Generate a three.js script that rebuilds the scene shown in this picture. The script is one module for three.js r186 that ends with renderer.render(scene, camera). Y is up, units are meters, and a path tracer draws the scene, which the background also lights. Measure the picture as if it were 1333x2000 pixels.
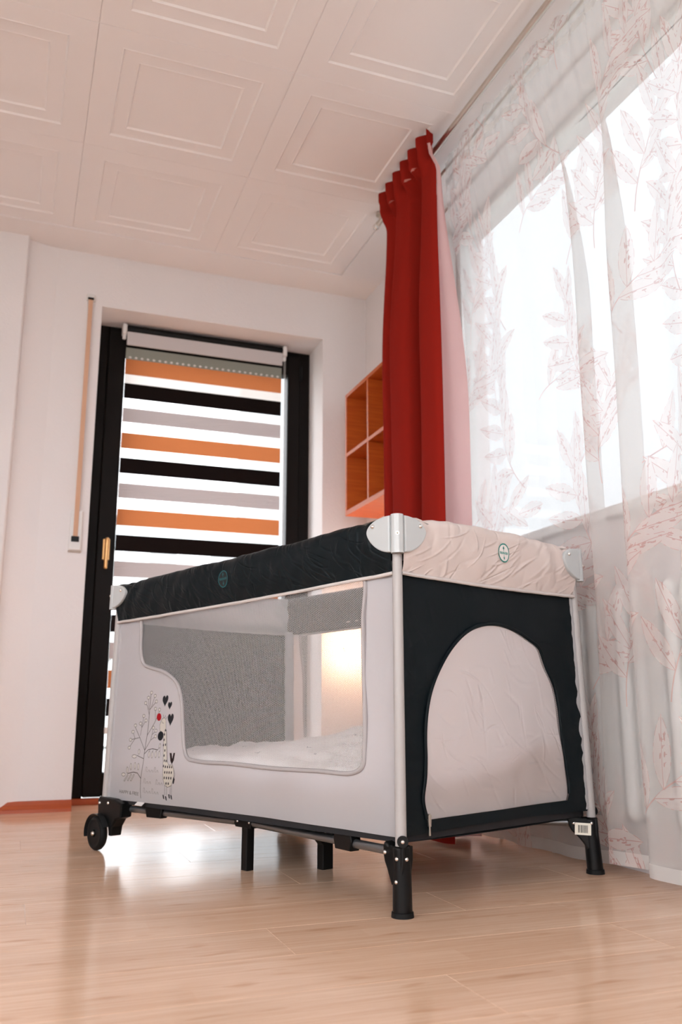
import * as THREE from 'three';
import { RoundedBoxGeometry } from 'three/addons/geometries/RoundedBoxGeometry.js';
import { mergeGeometries, mergeVertices, toCreasedNormals } from 'three/addons/utils/BufferGeometryUtils.js';
import { TessellateModifier } from 'three/addons/modifiers/TessellateModifier.js';
import { ImprovedNoise } from 'three/addons/math/ImprovedNoise.js';

// ---------------------------------------------------------------- camera, sky, exposure
const scene = new THREE.Scene();
const camera = new THREE.PerspectiveCamera(60.7, 1333 / 2000, 0.05, 400);
camera.rotation.order = 'YXZ';
camera.position.set(0, 0.42, 0);
camera.rotation.set(0.21556, -0.35394, 0);
camera.focus = 1.95;
camera.userData.fStop = 4.0;

const renderer = new THREE.WebGLRenderer({ antialias: true });
renderer.toneMapping = THREE.LinearToneMapping;
renderer.toneMappingExposure = 2.68;
renderer.shadowMap.enabled = true;

{ // bright overcast sky, the same in every direction apart from soft cloud
  const W = 256, H = 128, data = new Float32Array(W * H * 4), n = new ImprovedNoise();
  for (let y = 0; y < H; y++) for (let x = 0; x < W; x++) {
    const th = (x / W) * Math.PI * 2, ph = (y / (H - 1) - 0.5) * Math.PI;
    const cx = Math.cos(th) * Math.cos(ph), cy = Math.sin(ph), cz = Math.sin(th) * Math.cos(ph);
    const c = 1 + 0.10 * n.noise(cx * 2, cy * 4, cz * 2) + 0.05 * n.noise(cx * 5, cy * 9, cz * 5);
    const o = (y * W + x) * 4;
    data[o] = 0.96 * c; data[o + 1] = 0.985 * c; data[o + 2] = 1.02 * c; data[o + 3] = 1;
  }
  const t = new THREE.DataTexture(data, W, H, THREE.RGBAFormat, THREE.FloatType);
  t.mapping = THREE.EquirectangularReflectionMapping;
  t.magFilter = THREE.LinearFilter; t.needsUpdate = true;
  scene.background = t;
  scene.backgroundIntensity = 2.6;
}

// ---------------------------------------------------------------- helpers
let seed = 7;
const rnd = () => { seed = (seed * 1664525 + 1013904223) >>> 0; return seed / 4294967296; };
const rr = (a, b) => a + (b - a) * rnd();
const perlin = new ImprovedNoise();
const noise = (x, y = 0, z = 0) => perlin.noise(x + 31.4, y + 17.7, z + 5.3);
const V = (x, y, z) => new THREE.Vector3(x, y, z);
const lerp = (a, b, t) => a + (b - a) * t;
const sstep = (a, b, x) => { const t = Math.min(1, Math.max(0, (x - a) / (b - a))); return t * t * (3 - 2 * t); };
const used = {};
function numbered(name) { const k = used[name] = (used[name] ?? -1) + 1; return k ? name + '_' + String(k).padStart(3, '0') : name; }
function shadowed(m) { m.castShadow = true; m.receiveShadow = true; return m; }

let taper = null;                                     // while the cot is built: its upper part leans in a little
function part(name, geo, mat, parent, label) {      // geometry in world metres, moved into the parent's frame
  const m = shadowed(new THREE.Mesh(geo, mat)); m.name = name;
  if (taper) {
    const p = geo.attributes.position;
    for (let i = 0; i < p.count; i++) {
      const h = Math.max(0, p.getY(i) - 0.15) / 0.65, dx = p.getX(i) - cN.x, dz = p.getZ(i) - cN.z, a = -0.042 * h * (dx * uDir.x + dz * uDir.z), b = -0.016 * h * (dx * wDir.x + dz * wDir.z);
      p.setXYZ(i, p.getX(i) + a * uDir.x + b * wDir.x, p.getY(i), p.getZ(i) + a * uDir.z + b * wDir.z);
    }
  }
  const o = parent.userData.origin;
  if (o) m.geometry.translate(-o.x, -o.y, -o.z);
  else if (parent.userData.thingOrigin) { const q = parent.userData.thingOrigin; m.geometry.translate(-q.x, -q.y, -q.z); }
  m.userData.thingOrigin = o || parent.userData.thingOrigin;
  if (label) m.userData.label = label;
  parent.add(m);
  return m;
}
function group(name, [x, y, z]) {
  const g = new THREE.Group(); g.name = numbered(name); g.position.set(x, y, z); g.userData.origin = V(x, y, z); scene.add(g); return g;
}
function thing(name, label, category, at, grp) {
  const g = group(name, at); g.userData.label = label; g.userData.category = category; if (grp) g.userData.group = grp; return g;
}
function struct(name, at = [0, 0, 0]) { const g = group(name, at); g.userData.kind = 'structure'; return g; }
function structMesh(name, geo, mat) { const m = shadowed(new THREE.Mesh(geo, mat)); m.name = name; m.userData.kind = 'structure'; scene.add(m); return m; }

const noIdx = (g) => { const n = g.index ? g.toNonIndexed() : g; for (const k of Object.keys(n.attributes)) if (!['position', 'normal', 'uv'].includes(k)) n.deleteAttribute(k); return n; };
const merge = (...gs) => mergeGeometries(gs.flat().map(noIdx));
function box(x0, x1, y0, y1, z0, z1, r = 0) {
  const w = x1 - x0, h = y1 - y0, d = z1 - z0;
  const g = r ? new RoundedBoxGeometry(w, h, d, 2, Math.min(r, w / 2.01, h / 2.01, d / 2.01)) : new THREE.BoxGeometry(w, h, d);
  g.translate((x0 + x1) / 2, (y0 + y1) / 2, (z0 + z1) / 2);
  metricUV(g);
  return g;
}
function metricUV(g) {                                // uv in metres by the face's main direction
  const p = g.attributes.position, n = g.attributes.normal, uv = new Float32Array(p.count * 2);
  for (let i = 0; i < p.count; i++) {
    const ax = Math.abs(n.getX(i)), ay = Math.abs(n.getY(i)), az = Math.abs(n.getZ(i));
    if (ay >= ax && ay >= az) { uv[2 * i] = p.getX(i); uv[2 * i + 1] = p.getZ(i); }
    else if (ax >= az) { uv[2 * i] = p.getZ(i); uv[2 * i + 1] = p.getY(i); }
    else { uv[2 * i] = p.getX(i); uv[2 * i + 1] = p.getY(i); }
  }
  g.setAttribute('uv', new THREE.BufferAttribute(uv, 2));
  return g;
}
function rod(a, b, r, r2 = r, seg = 20) {
  const d = b.clone().sub(a), g = new THREE.CylinderGeometry(r2, r, d.length(), seg, 1);
  g.applyQuaternion(new THREE.Quaternion().setFromUnitVectors(V(0, 1, 0), d.clone().normalize()));
  g.translate((a.x + b.x) / 2, (a.y + b.y) / 2, (a.z + b.z) / 2);
  return g;
}
function ball(c, r, sx = 1, sy = 1, sz = 1) { const g = new THREE.SphereGeometry(r, 20, 14); g.scale(sx, sy, sz); g.translate(c.x, c.y, c.z); return g; }
function tube(pts, r, n = 64, seg = 8, closed = false) { return new THREE.TubeGeometry(new THREE.CatmullRomCurve3(pts, closed, 'centripetal'), n, r, seg, closed); }
function grid(nu, nv, f, closedU = false) {            // f(u, v) -> Vector3 ; uv = (u, v) unless f returns uv in .st
  const pos = [], uv = [], idx = [];
  for (let j = 0; j <= nv; j++) for (let i = 0; i <= nu; i++) { const p = f(i / nu, j / nv); pos.push(p.x, p.y, p.z); uv.push(...(p.st || [i / nu, j / nv])); }
  for (let j = 0; j < nv; j++) for (let i = 0; i < nu; i++) { const a = j * (nu + 1) + i, b = a + 1, c = a + nu + 1, d = c + 1; idx.push(a, b, d, a, d, c); }
  const g = new THREE.BufferGeometry();
  g.setAttribute('position', new THREE.Float32BufferAttribute(pos, 3));
  g.setAttribute('uv', new THREE.Float32BufferAttribute(uv, 2));
  g.setIndex(idx); g.computeVertexNormals();
  if (closedU) { const n = g.attributes.normal; for (let j = 0; j <= nv; j++) { const a = j * (nu + 1), b = a + nu, v = V(n.getX(a) + n.getX(b), n.getY(a) + n.getY(b), n.getZ(a) + n.getZ(b)).normalize(); n.setXYZ(a, v.x, v.y, v.z); n.setXYZ(b, v.x, v.y, v.z); } }
  return g;
}
// an extruded outline in the vertical plane through `at` along the unit vector `d` (x = along d, y = height)
function plate(outline, thick, bevel, at, d) {
  const s = new THREE.Shape(outline.map(([x, y]) => new THREE.Vector2(x, y)));
  const g = new THREE.ExtrudeGeometry(s, { depth: thick, bevelEnabled: bevel > 0, bevelThickness: bevel, bevelSize: bevel, bevelOffset: -bevel, bevelSegments: 2, curveSegments: 16 });
  g.translate(0, 0, -thick / 2);
  const m = new THREE.Matrix4().makeBasis(V(d.x, 0, d.z), V(0, 1, 0), V(-d.z, 0, d.x));
  m.setPosition(at.x, at.y, at.z); g.applyMatrix4(m);
  return g;
}

// ---------------------------------------------------------------- textures
function canvasTex(w, h, draw, srgb = true) {
  const c = document.createElement('canvas'); c.width = w; c.height = h;
  draw(c.getContext('2d'), w, h);
  const t = new THREE.CanvasTexture(c); if (srgb) t.colorSpace = THREE.SRGBColorSpace;
  t.wrapS = t.wrapT = THREE.RepeatWrapping; t.magFilter = THREE.LinearFilter; t.needsUpdate = true;
  return t;
}
function dataTex(w, h, f, srgb = true) {                // f(x, y in 0..1) -> [r, g, b] 0..255
  const d = new Uint8Array(w * h * 4);
  for (let y = 0; y < h; y++) for (let x = 0; x < w; x++) { const c = f(x / w, y / h), o = (y * w + x) * 4; d[o] = c[0]; d[o + 1] = c[1]; d[o + 2] = c[2]; d[o + 3] = 255; }
  const t = new THREE.DataTexture(d, w, h); if (srgb) t.colorSpace = THREE.SRGBColorSpace;
  t.wrapS = t.wrapT = THREE.RepeatWrapping; t.magFilter = THREE.LinearFilter; t.needsUpdate = true;
  return t;
}
const scaled = (t, u, v) => { const c = t.clone(); c.repeat.set(u, v); c.needsUpdate = true; return c; };
const ring = (x, y, fx, fy, s = 0) => {                 // noise that repeats over the unit square
  const a = x * 2 * Math.PI, b = y * 2 * Math.PI;
  return noise(Math.cos(a) * fx + s, Math.sin(a) * fx + Math.cos(b) * fy, Math.sin(b) * fy - s);
};

const clothBump = dataTex(128, 128, (x, y) => { const v = 128 + 60 * Math.sin(x * 2 * Math.PI * 32) * Math.sin(y * 2 * Math.PI * 32) + 30 * ring(x, y, 3, 3); return [v, v, v]; }, false);
const plasterBump = dataTex(256, 256, (x, y) => { const v = 128 + 50 * ring(x, y, 6, 6) + 40 * ring(x, y, 14, 14, 3); return [v, v, v]; }, false);
// creased cloth: soft strokes, each a ridge beside a trough, wrapped round the tile
function creases(sd, count, ang, spread, len, wid) {
  const N = 512, h = new Float32Array(N * N); let s = sd;
  const r = () => { s = (s * 1664525 + 1013904223) >>> 0; return s / 4294967296; };
  for (let k = 0; k < count; k++) {
    const x0 = r() * N, y0 = r() * N, a = ang + (r() - 0.5) * spread, L = len * (0.4 + r()), W = wid * (0.4 + 1.1 * r()), amp = (0.35 + 0.65 * r()) * (r() < 0.5 ? 1 : -1), bend = (r() - 0.5) * 1.1;
    const steps = Math.ceil(L / 3);
    for (let i = 0; i <= steps; i++) {
      const t = i / steps, aa = a + bend * (t - 0.5), px = x0 + Math.cos(aa) * L * (t - 0.5), py = y0 + Math.sin(aa) * L * (t - 0.5), f = amp * Math.sin(Math.PI * t) * 3 / W * 0.55, R = Math.ceil(W * 2.2);
      for (let dy = -R; dy <= R; dy++) for (let dx = -R; dx <= R; dx++) {
        const q = (-Math.sin(aa) * dx + Math.cos(aa) * dy) / W, d2 = (dx * dx + dy * dy) / (W * W); if (d2 > 4.5) continue;
        h[((Math.round(py + dy) % N + N) % N) * N + (Math.round(px + dx) % N + N) % N] += f * Math.exp(-d2) * (1 - 0.6 * q);
      }
    }
  }
  let m = 0; for (const v of h) m = Math.max(m, Math.abs(v));
  return dataTex(N, N, (x, y) => { const v = 128 + 126 * h[Math.round(y * N) * N + Math.round(x * N)] / m; return [v, v, v]; }, false);
}
const creaseBump = creases(11, 90, 0.5, 2.4, 110, 5);
const railCrease = creases(5, 110, 0.42, 1.2, 150, 6);

// laminate: pale maple print, grain along x
const grain = (sd) => dataTex(1024, 256, (x, y) => {
  const stave = Math.floor(y * 3), off = stave * 3.7 + sd * 11;
  const k = Math.floor((x + stave * 0.37 + sd * 0.21) * 2);
  const tone = 7 * noise(k * 5.1 + off, stave * 9.3 + sd, 1.5);
  const wob = 0.02 * noise(x * 3, y * 4, off);
  const long = 9 * noise(x * 5 + off, (y + wob) * 26, off) + 6 * noise(x * 18, (y + wob) * 110, off + 2) + 4 * noise(x * 60, y * 240, off);
  const cloud = 6 * noise(x * 4 + off, y * 5, off + 9);
  const fleck = Math.max(0, noise(x * 14 + off, y * 9, 4 + off) - 0.42) * -60;
  const v = tone + long + cloud + fleck;
  const joint = (Math.abs(y * 3 - Math.round(y * 3)) < 0.012 && Math.round(y * 3) % 3) ? -7 : 0;
  return [Math.min(255, 228 + v * 0.9 + joint), Math.max(0, 191 + v * 1.15 + joint), Math.max(0, 163 + v * 1.3 + joint)];
});
const woodWarm = dataTex(256, 256, (x, y) => { const v = 12 * noise(x * 3, y * 40, 2) + 8 * noise(x * 8, y * 110, 7); return [190 + v, 90 + v, 28 + v * 0.6]; });

// ---------------------------------------------------------------- materials
const S = (o) => new THREE.MeshStandardMaterial(o), P = (o) => new THREE.MeshPhysicalMaterial(o);
const lin = (r, g, b) => new THREE.Color().setRGB(r, g, b);
const black = (c, rough, spec) => P({ color: lin(c, c * 1.08, c * 1.15), roughness: rough, specularIntensity: spec });
const M = {
  wall: S({ color: lin(0.78, 0.742, 0.742), roughness: 0.92, bumpMap: scaled(plasterBump, 2.5, 2.5), bumpScale: 0.0012 }),
  ceiling: S({ color: lin(0.83, 0.80, 0.805), roughness: 0.75 }),
  trim: S({ map: scaled(woodWarm, 1.5, 6), color: lin(0.75, 0.6, 0.5), roughness: 0.4 }),
  shelf: S({ map: scaled(woodWarm, 2, 2), roughness: 0.45 }),
  darkWood: P({ color: lin(0.0062, 0.0042, 0.0035), roughness: 0.5, specularIntensity: 0.25, bumpMap: scaled(clothBump, 3, 1), bumpScale: 0.0003 }),
  whiteFrame: S({ color: lin(0.8, 0.8, 0.79), roughness: 0.35 }),
  glass: P({ color: 0xffffff, roughness: 0, transmission: 1, thickness: 0, ior: 1.5, specularIntensity: 0.25 }),
  brass: S({ color: lin(0.72, 0.42, 0.18), roughness: 0.35, metalness: 0.9 }),
  steel: S({ color: lin(0.62, 0.58, 0.52), roughness: 0.3, metalness: 1 }),
  chrome: S({ color: lin(0.75, 0.74, 0.72), roughness: 0.18, metalness: 1 }),
  black: black(0.0035, 0.4, 0.4),
  rubber: black(0.005, 0.6, 0.4),
  greyPlastic: P({ color: lin(0.50, 0.525, 0.53), roughness: 0.38, clearcoat: 0.25, clearcoatRoughness: 0.3 }),
  pole: S({ color: lin(0.42, 0.395, 0.385), roughness: 0.4, bumpMap: scaled(clothBump, 8, 1), bumpScale: 0.0002 }),
  railTube: S({ color: lin(0.20, 0.21, 0.22), roughness: 0.3, metalness: 0.85 }),
  navy: P({ color: lin(0.0033, 0.0070, 0.0090), roughness: 0.5, specularIntensity: 0.32, bumpMap: creaseBump, bumpScale: 0.0025, side: THREE.DoubleSide }),
  whitePlastic: S({ color: lin(0.72, 0.70, 0.69), roughness: 0.4 }),
};
const cloth = (c, through, extra = {}) => P({ color: lin(...c), roughness: 1, transmission: through, thickness: 0, specularIntensity: 0.15, side: THREE.DoubleSide, bumpMap: creaseBump, bumpScale: 0.002, ...extra });

// ---------------------------------------------------------------- room
const XL = -2.3, XR = 1.545, ZB = -3.82, ZF = 1.9, HC = 2.431;

{ // floor: laminate planks along x on a screed slab
  const floor = struct('floor');
  part('screed', box(XL - 0.2, XR + 0.2, -0.12, -0.0095, ZB - 0.22, ZF + 0.2), S({ color: lin(0.2, 0.12, 0.07), roughness: 1 }), floor);
  const L = 1.28, W = 0.19, mats = [];
  for (let i = 0; i < 4; i++) mats.push(S({ map: grain(i), color: lin(1, 1, 1).multiplyScalar(0.96 + 0.018 * i), roughness: 0.16 }));
  const geoms = new Map();
  const plankGeo = (w, d) => {
    const k = w.toFixed(3) + d.toFixed(3);
    if (!geoms.has(k)) {
      const c = 0.0007, e = 0.0001, t = 0.009, x = w / 2 - e, z = d / 2 - e;
      const r0 = [[-x, z], [x, z], [x, -z], [-x, -z]], r1 = r0.map(([a, b]) => [a - Math.sign(a) * c, b - Math.sign(b) * c]);
      const pos = [], quad = (a, b, cc, dd) => pos.push(...a, ...b, ...cc, ...a, ...cc, ...dd);
      for (let i = 0; i < 4; i++) {
        const j = (i + 1) % 4, lo = (q) => [q[0], -t, q[1]], mid = (q) => [q[0], -c * 0.6, q[1]], hi = (q) => [q[0], 0, q[1]];
        quad(lo(r0[i]), lo(r0[j]), mid(r0[j]), mid(r0[i])); quad(mid(r0[i]), mid(r0[j]), hi(r1[j]), hi(r1[i]));
      }
      quad(...r1.map((q) => [q[0], 0, q[1]]));
      const g = new THREE.BufferGeometry(); g.setAttribute('position', new THREE.Float32BufferAttribute(pos, 3)); g.computeVertexNormals();
      const uv = []; for (let i = 0; i < pos.length; i += 3) uv.push((pos[i] + w / 2) / L, (pos[i + 2] + d / 2) / W);
      g.setAttribute('uv', new THREE.Float32BufferAttribute(uv, 2)); geoms.set(k, g);
    }
    return geoms.get(k);
  };
  let row = 0;
  for (let z = ZB - 0.2; z < ZF - 0.01; z += W, row++) {
    const d = Math.min(W, ZF - z), start = XL - [0.2, 0.62, 1.05, 0.41, 0.86][row % 5];
    for (let x = start; x < XR + 0.15; x += L) {
      const a = Math.max(x, XL), b = Math.min(x + L, XR + 0.15); if (b - a < 0.03) continue;
      const m = shadowed(new THREE.Mesh(plankGeo(b - a, d), mats[Math.floor(rnd() * 4)])); m.name = 'floor_plank';
      m.position.set((a + b) / 2, 0, z + d / 2); floor.add(m);
    }
  }
}

{ // ceiling: pressed polystyrene tiles with two stepped squares, plain borders
  const ceil = struct('ceiling');
  part('ceiling_slab', box(XL - 0.2, XR + 0.25, HC + 0.03, HC + 0.2, ZB - 0.25, ZF + 0.2), M.ceiling, ceil);
  const T = 0.62, rings = [[0.3098, 0.026], [0.3098, 0.0022], [0.3078, 0], [0.230, 0], [0.2275, -0.0012], [0.222, 0.0038], [0.176, 0.0038], [0.1735, 0.0026], [0.168, 0.0076], [0, 0.0076]];
  const pos = [];
  for (let k = 0; k < rings.length - 1; k++) for (let i = 0; i < 4; i++) {
    const c = [[-1, -1], [1, -1], [1, 1], [-1, 1]], a = c[i], b = c[(i + 1) % 4], [h0, y0] = rings[k], [h1, y1] = rings[k + 1];
    const p = [a[0] * h0, y0, a[1] * h0], q = [b[0] * h0, y0, b[1] * h0], r = [b[0] * h1, y1, b[1] * h1], s = [a[0] * h1, y1, a[1] * h1];
    pos.push(...p, ...q, ...r); if (h1 > 0) pos.push(...p, ...r, ...s);
  }
  const tg = new THREE.BufferGeometry(); tg.setAttribute('position', new THREE.Float32BufferAttribute(pos, 3)); tg.computeVertexNormals(); metricUV(tg);
  for (let x = 1.34 - T / 2; x > XL; x -= T) for (let z = -3.62 + T / 2; z < ZF + 0.1; z += T) {
    const m = shadowed(new THREE.Mesh(tg, M.ceiling)); m.name = 'ceiling_tile'; m.position.set(x, HC, z); ceil.add(m);
  }
  part('ceiling_border', box(XL, XR, HC - 0.004, HC + 0.03, ZB, -3.6205), M.ceiling, ceil);
  part('ceiling_border', box(1.3405, XR, HC - 0.006, HC + 0.03, -3.62, ZF), M.ceiling, ceil);
}

const WIN = { z0: -3.07, z1: -0.55, y0: 0.955, y1: 2.41, x1: 1.80 };
const DOOR = { x0: 0.257, x1: 1.317, y1: 2.178, z: -4.03 };
structMesh('wall_back', merge(
  box(XL - 0.2, DOOR.x0, -0.1, HC + 0.03, ZB - 0.25, ZB), box(DOOR.x1, XR + 0.25, -0.1, HC + 0.03, ZB - 0.25, ZB), box(DOOR.x0, DOOR.x1, DOOR.y1, HC + 0.03, ZB - 0.25, ZB)), M.wall);
structMesh('wall_right', merge(
  box(XR, XR + 0.25, -0.1, HC + 0.03, ZB, WIN.z0), box(XR, XR + 0.25, -0.1, HC + 0.03, WIN.z1, ZF + 0.2),
  box(XR, XR + 0.25, -0.1, WIN.y0 - 0.03, WIN.z0, WIN.z1), box(XR, XR + 0.25, WIN.y1, HC + 0.03, WIN.z0, WIN.z1)), M.wall);
const LW = { z0: -1.3, z1: 1.5, y0: 0.45, y1: 2.3 };
structMesh('wall_left', merge(box(XL - 0.2, XL, -0.1, HC + 0.03, ZB, LW.z0), box(XL - 0.2, XL, -0.1, HC + 0.03, LW.z1, ZF + 0.2),
  box(XL - 0.2, XL, -0.1, LW.y0, LW.z0, LW.z1), box(XL - 0.2, XL, LW.y1, HC + 0.03, LW.z0, LW.z1)), M.wall);
{
  const w = struct('window_3'), x = XL - 0.1, f = 0.035;
  for (const [a, b] of [[LW.z0, 0.09], [0.11, LW.z1]]) {
    part('window_frame', merge(box(x - 0.03, x + 0.03, LW.y0, LW.y0 + f, a, b), box(x - 0.03, x + 0.03, LW.y1 - f, LW.y1, a, b), box(x - 0.03, x + 0.03, LW.y0, LW.y1, a, a + f), box(x - 0.03, x + 0.03, LW.y0, LW.y1, b - f, b)), M.whiteFrame, w);
    part('window_pane', box(x - 0.002, x + 0.002, LW.y0 + f, LW.y1 - f, a + f, b - f), M.glass, w);
  }
}
{ // shallow pier beside the door, its corner rounded off into the back wall
  const s = new THREE.Shape();
  s.moveTo(XL, 3.80); s.lineTo(XL, 3.752); s.lineTo(-0.078, 3.752); s.lineTo(-0.072, 3.758); s.lineTo(-0.069, 3.785); s.bezierCurveTo(-0.03, 3.80, 0.0, 3.812, 0.055, 3.8198); s.lineTo(0.055, 3.83); s.lineTo(XL, 3.83);
  const g = new THREE.ExtrudeGeometry(s, { depth: HC - 0.004, bevelEnabled: false, curveSegments: 10 });
  g.rotateX(-Math.PI / 2);
  structMesh('wall_pier', metricUV(g), M.wall);
}
// front wall behind the camera with a wide terrace window
const FW = { x0: -1.7, x1: 0.9, y0: 0.6, y1: 2.25 };
structMesh('wall_front', merge(
  box(XL, FW.x0, -0.1, HC + 0.03, ZF, ZF + 0.2), box(FW.x1, XR, -0.1, HC + 0.03, ZF, ZF + 0.2),
  box(FW.x0, FW.x1, -0.1, FW.y0, ZF, ZF + 0.2), box(FW.x0, FW.x1, FW.y1, HC + 0.03, ZF, ZF + 0.2)), M.wall);
{
  const w = struct('window_2'); const z = ZF + 0.1, f = 0.035;
  for (const [a, b] of [[FW.x0, -0.36], [-0.34, FW.x1]]) {
    part('window_frame', merge(box(a, b, FW.y0, FW.y0 + f, z - 0.03, z + 0.03), box(a, b, FW.y1 - f, FW.y1, z - 0.03, z + 0.03), box(a, a + f, FW.y0, FW.y1, z - 0.03, z + 0.03), box(b - f, b, FW.y0, FW.y1, z - 0.03, z + 0.03)), M.whiteFrame, w);
    part('window_pane', box(a + f, b - f, FW.y0 + f, FW.y1 - f, z - 0.002, z + 0.002), M.glass, w);
  }
}
{ // baseboards of warm orange-brown wood
  const prof = (x0, x1, z, name) => { const s = new THREE.Shape(); s.moveTo(0, 0); s.lineTo(0.02, 0); s.lineTo(0.019, 0.012); s.lineTo(0.011, 0.03); s.lineTo(0.007, 0.042); s.lineTo(0, 0.044); const g = new THREE.ExtrudeGeometry(s, { depth: x1 - x0, bevelEnabled: false }); g.rotateY(Math.PI / 2); g.scale(1, 1, -1); const i = g.index; g.translate(x0, 0, z); const p = g.attributes.position; if (!i) for (let k = 0; k < p.count; k += 3) { const a = V().fromBufferAttribute(p, k + 1), b = V().fromBufferAttribute(p, k + 2); p.setXYZ(k + 1, b.x, b.y, b.z); p.setXYZ(k + 2, a.x, a.y, a.z); } g.computeVertexNormals(); metricUV(g); structMesh(name, g, M.trim); };
  prof(-0.07, DOOR.x0 + 0.002, ZB, 'baseboard_back');
  prof(DOOR.x1, XR, ZB, 'baseboard_corner');
  prof(XL, -0.078, -3.752, 'baseboard_pier');
  structMesh('trim_1', box(DOOR.x0, DOOR.x1, 0, 0.026, ZB - 0.23, ZB - 0.19, 0.004), M.trim);
}

{ // balcony door, dark brown, glazed
  const d = struct('door_1'), z0 = DOOR.z - 0.05, z1 = DOOR.z;
  part('door_frame', merge(box(DOOR.x0, 0.312, 0.026, DOOR.y1 + 0.01, z0, z1, 0.003), box(1.262, DOOR.x1, 0.026, DOOR.y1 + 0.01, z0, z1, 0.003), box(0.312, 1.262, 2.15, DOOR.y1 + 0.01, z0, z1, 0.003)), M.darkWood, d);
  const sz1 = z1 + 0.016;
  part('door_sash', merge(box(0.312, 0.392, 0.03, 2.15, z0, sz1, 0.006), box(1.196, 1.262, 0.03, 2.15, z0, sz1, 0.006), box(0.392, 1.196, 2.045, 2.15, z0, sz1, 0.006), box(0.392, 1.196, 0.03, 0.13, z0, sz1, 0.006)), M.darkWood, d);
  part('door_pane', box(0.392, 1.196, 0.13, 2.045, z0 + 0.02, z0 + 0.024), M.glass, d);
  part('door_hinge', merge(rod(V(1.265, 2.02, sz1), V(1.265, 2.10, sz1), 0.007), rod(V(1.265, 0.2, sz1), V(1.265, 0.28, sz1), 0.007)), M.black, d);
  const h = part('door_handle', merge(box(0.337, 0.369, 1.05, 1.145, sz1, sz1 + 0.008, 0.003)), M.brass, d);
  part('handle_lever', merge(rod(V(0.353, 1.128, sz1), V(0.353, 1.128, sz1 + 0.04), 0.009), rod(V(0.353, 1.138, sz1 + 0.04), V(0.351, 1.012, sz1 + 0.038), 0.0095, 0.0075), ball(V(0.351, 1.012, sz1 + 0.038), 0.0078), ball(V(0.353, 1.136, sz1 + 0.04), 0.0105)), M.brass, h);
}

{ // window behind the sheer curtain
  const w = struct('window_1'), x0 = 1.665, x1 = 1.72, f = 0.032;
  for (const [a, b] of [[WIN.z0, -1.34], [-1.30, WIN.z1]]) {
    part('window_frame', merge(box(x0, x1, WIN.y0, WIN.y0 + f, a, b, 0.004), box(x0, x1, WIN.y1 - f, WIN.y1, a, b, 0.004), box(x0, x1, WIN.y0 + f, WIN.y1 - f, a, a + f, 0.004), box(x0, x1, WIN.y0 + f, WIN.y1 - f, b - f, b, 0.004)), M.whiteFrame, w);
    part('window_pane', box(1.689, 1.693, WIN.y0 + f, WIN.y1 - f, a + f, b - f), M.glass, w);
  }
  part('window_mullion', box(x0, x1, WIN.y0, WIN.y1, -1.34, -1.30), M.whiteFrame, w);
  part('window_sill', box(1.515, 1.80, WIN.y0 - 0.03, WIN.y0, WIN.z0 - 0.03, WIN.z1 + 0.03, 0.006), M.whiteFrame, w);
}

// ---------------------------------------------------------------- outside
structMesh('ground', box(-60, 60, -3.4, -3.3, -80, 60), S({ color: lin(0.30, 0.30, 0.26), roughness: 1 }));
structMesh('added_dimming_wall', merge(box(5.2, 9, -3.3, 9, -22, 12), box(4.7, 9.3, 9, 9.3, -22.4, 12.4), box(5.14, 5.2, -3.3, -2.5, -22, 12)), S({ color: lin(0.245, 0.255, 0.265), roughness: 0.95 }));  // added wall, toned to tame the daylight behind the sheer curtain
structMesh('balcony_floor', box(-0.6, 2.4, -0.16, -0.04, -5.35, ZB - 0.26), S({ color: lin(0.55, 0.54, 0.52), roughness: 0.9 }));
{
  const b = thing('apartment_building', 'pale apartment block seen faintly through the gaps of the blind', 'building', [7, -3.3, -32]);
  const wm = S({ color: lin(0.76, 0.79, 0.82), roughness: 0.9 }), gm = S({ color: lin(0.10, 0.12, 0.14), roughness: 0.2 });
  const bld = (x0, x1, top, wins) => {
    part('facade', box(x0, x1, -3.3, top, -34, -30), wm, b);
    part('roof', box(x0 - 0.2, x1 + 0.2, top, top + 0.25, -34.2, -29.8), rm, b);
    for (const y of wins) for (let x = x0 + 0.7; x < x1 - 1.2; x += 2.1) {
      const f = part('window_frame', merge(box(x, x + 1.1, y, y + 0.08, -30, -29.92), box(x, x + 1.1, y + 1.32, y + 1.4, -30, -29.92), box(x, x + 0.08, y, y + 1.4, -30, -29.92), box(x + 1.02, x + 1.1, y, y + 1.4, -30, -29.92)), M.whiteFrame, b);
      part('window_pane', box(x + 0.08, x + 1.02, y + 0.08, y + 1.32, -30, -29.96), gm, f);
    }
  };
  const rm = S({ color: lin(0.4, 0.38, 0.37), roughness: 0.9 });
  bld(1.2, 13, 6.4, [-1, 1.8, 4.2]);
}

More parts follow.
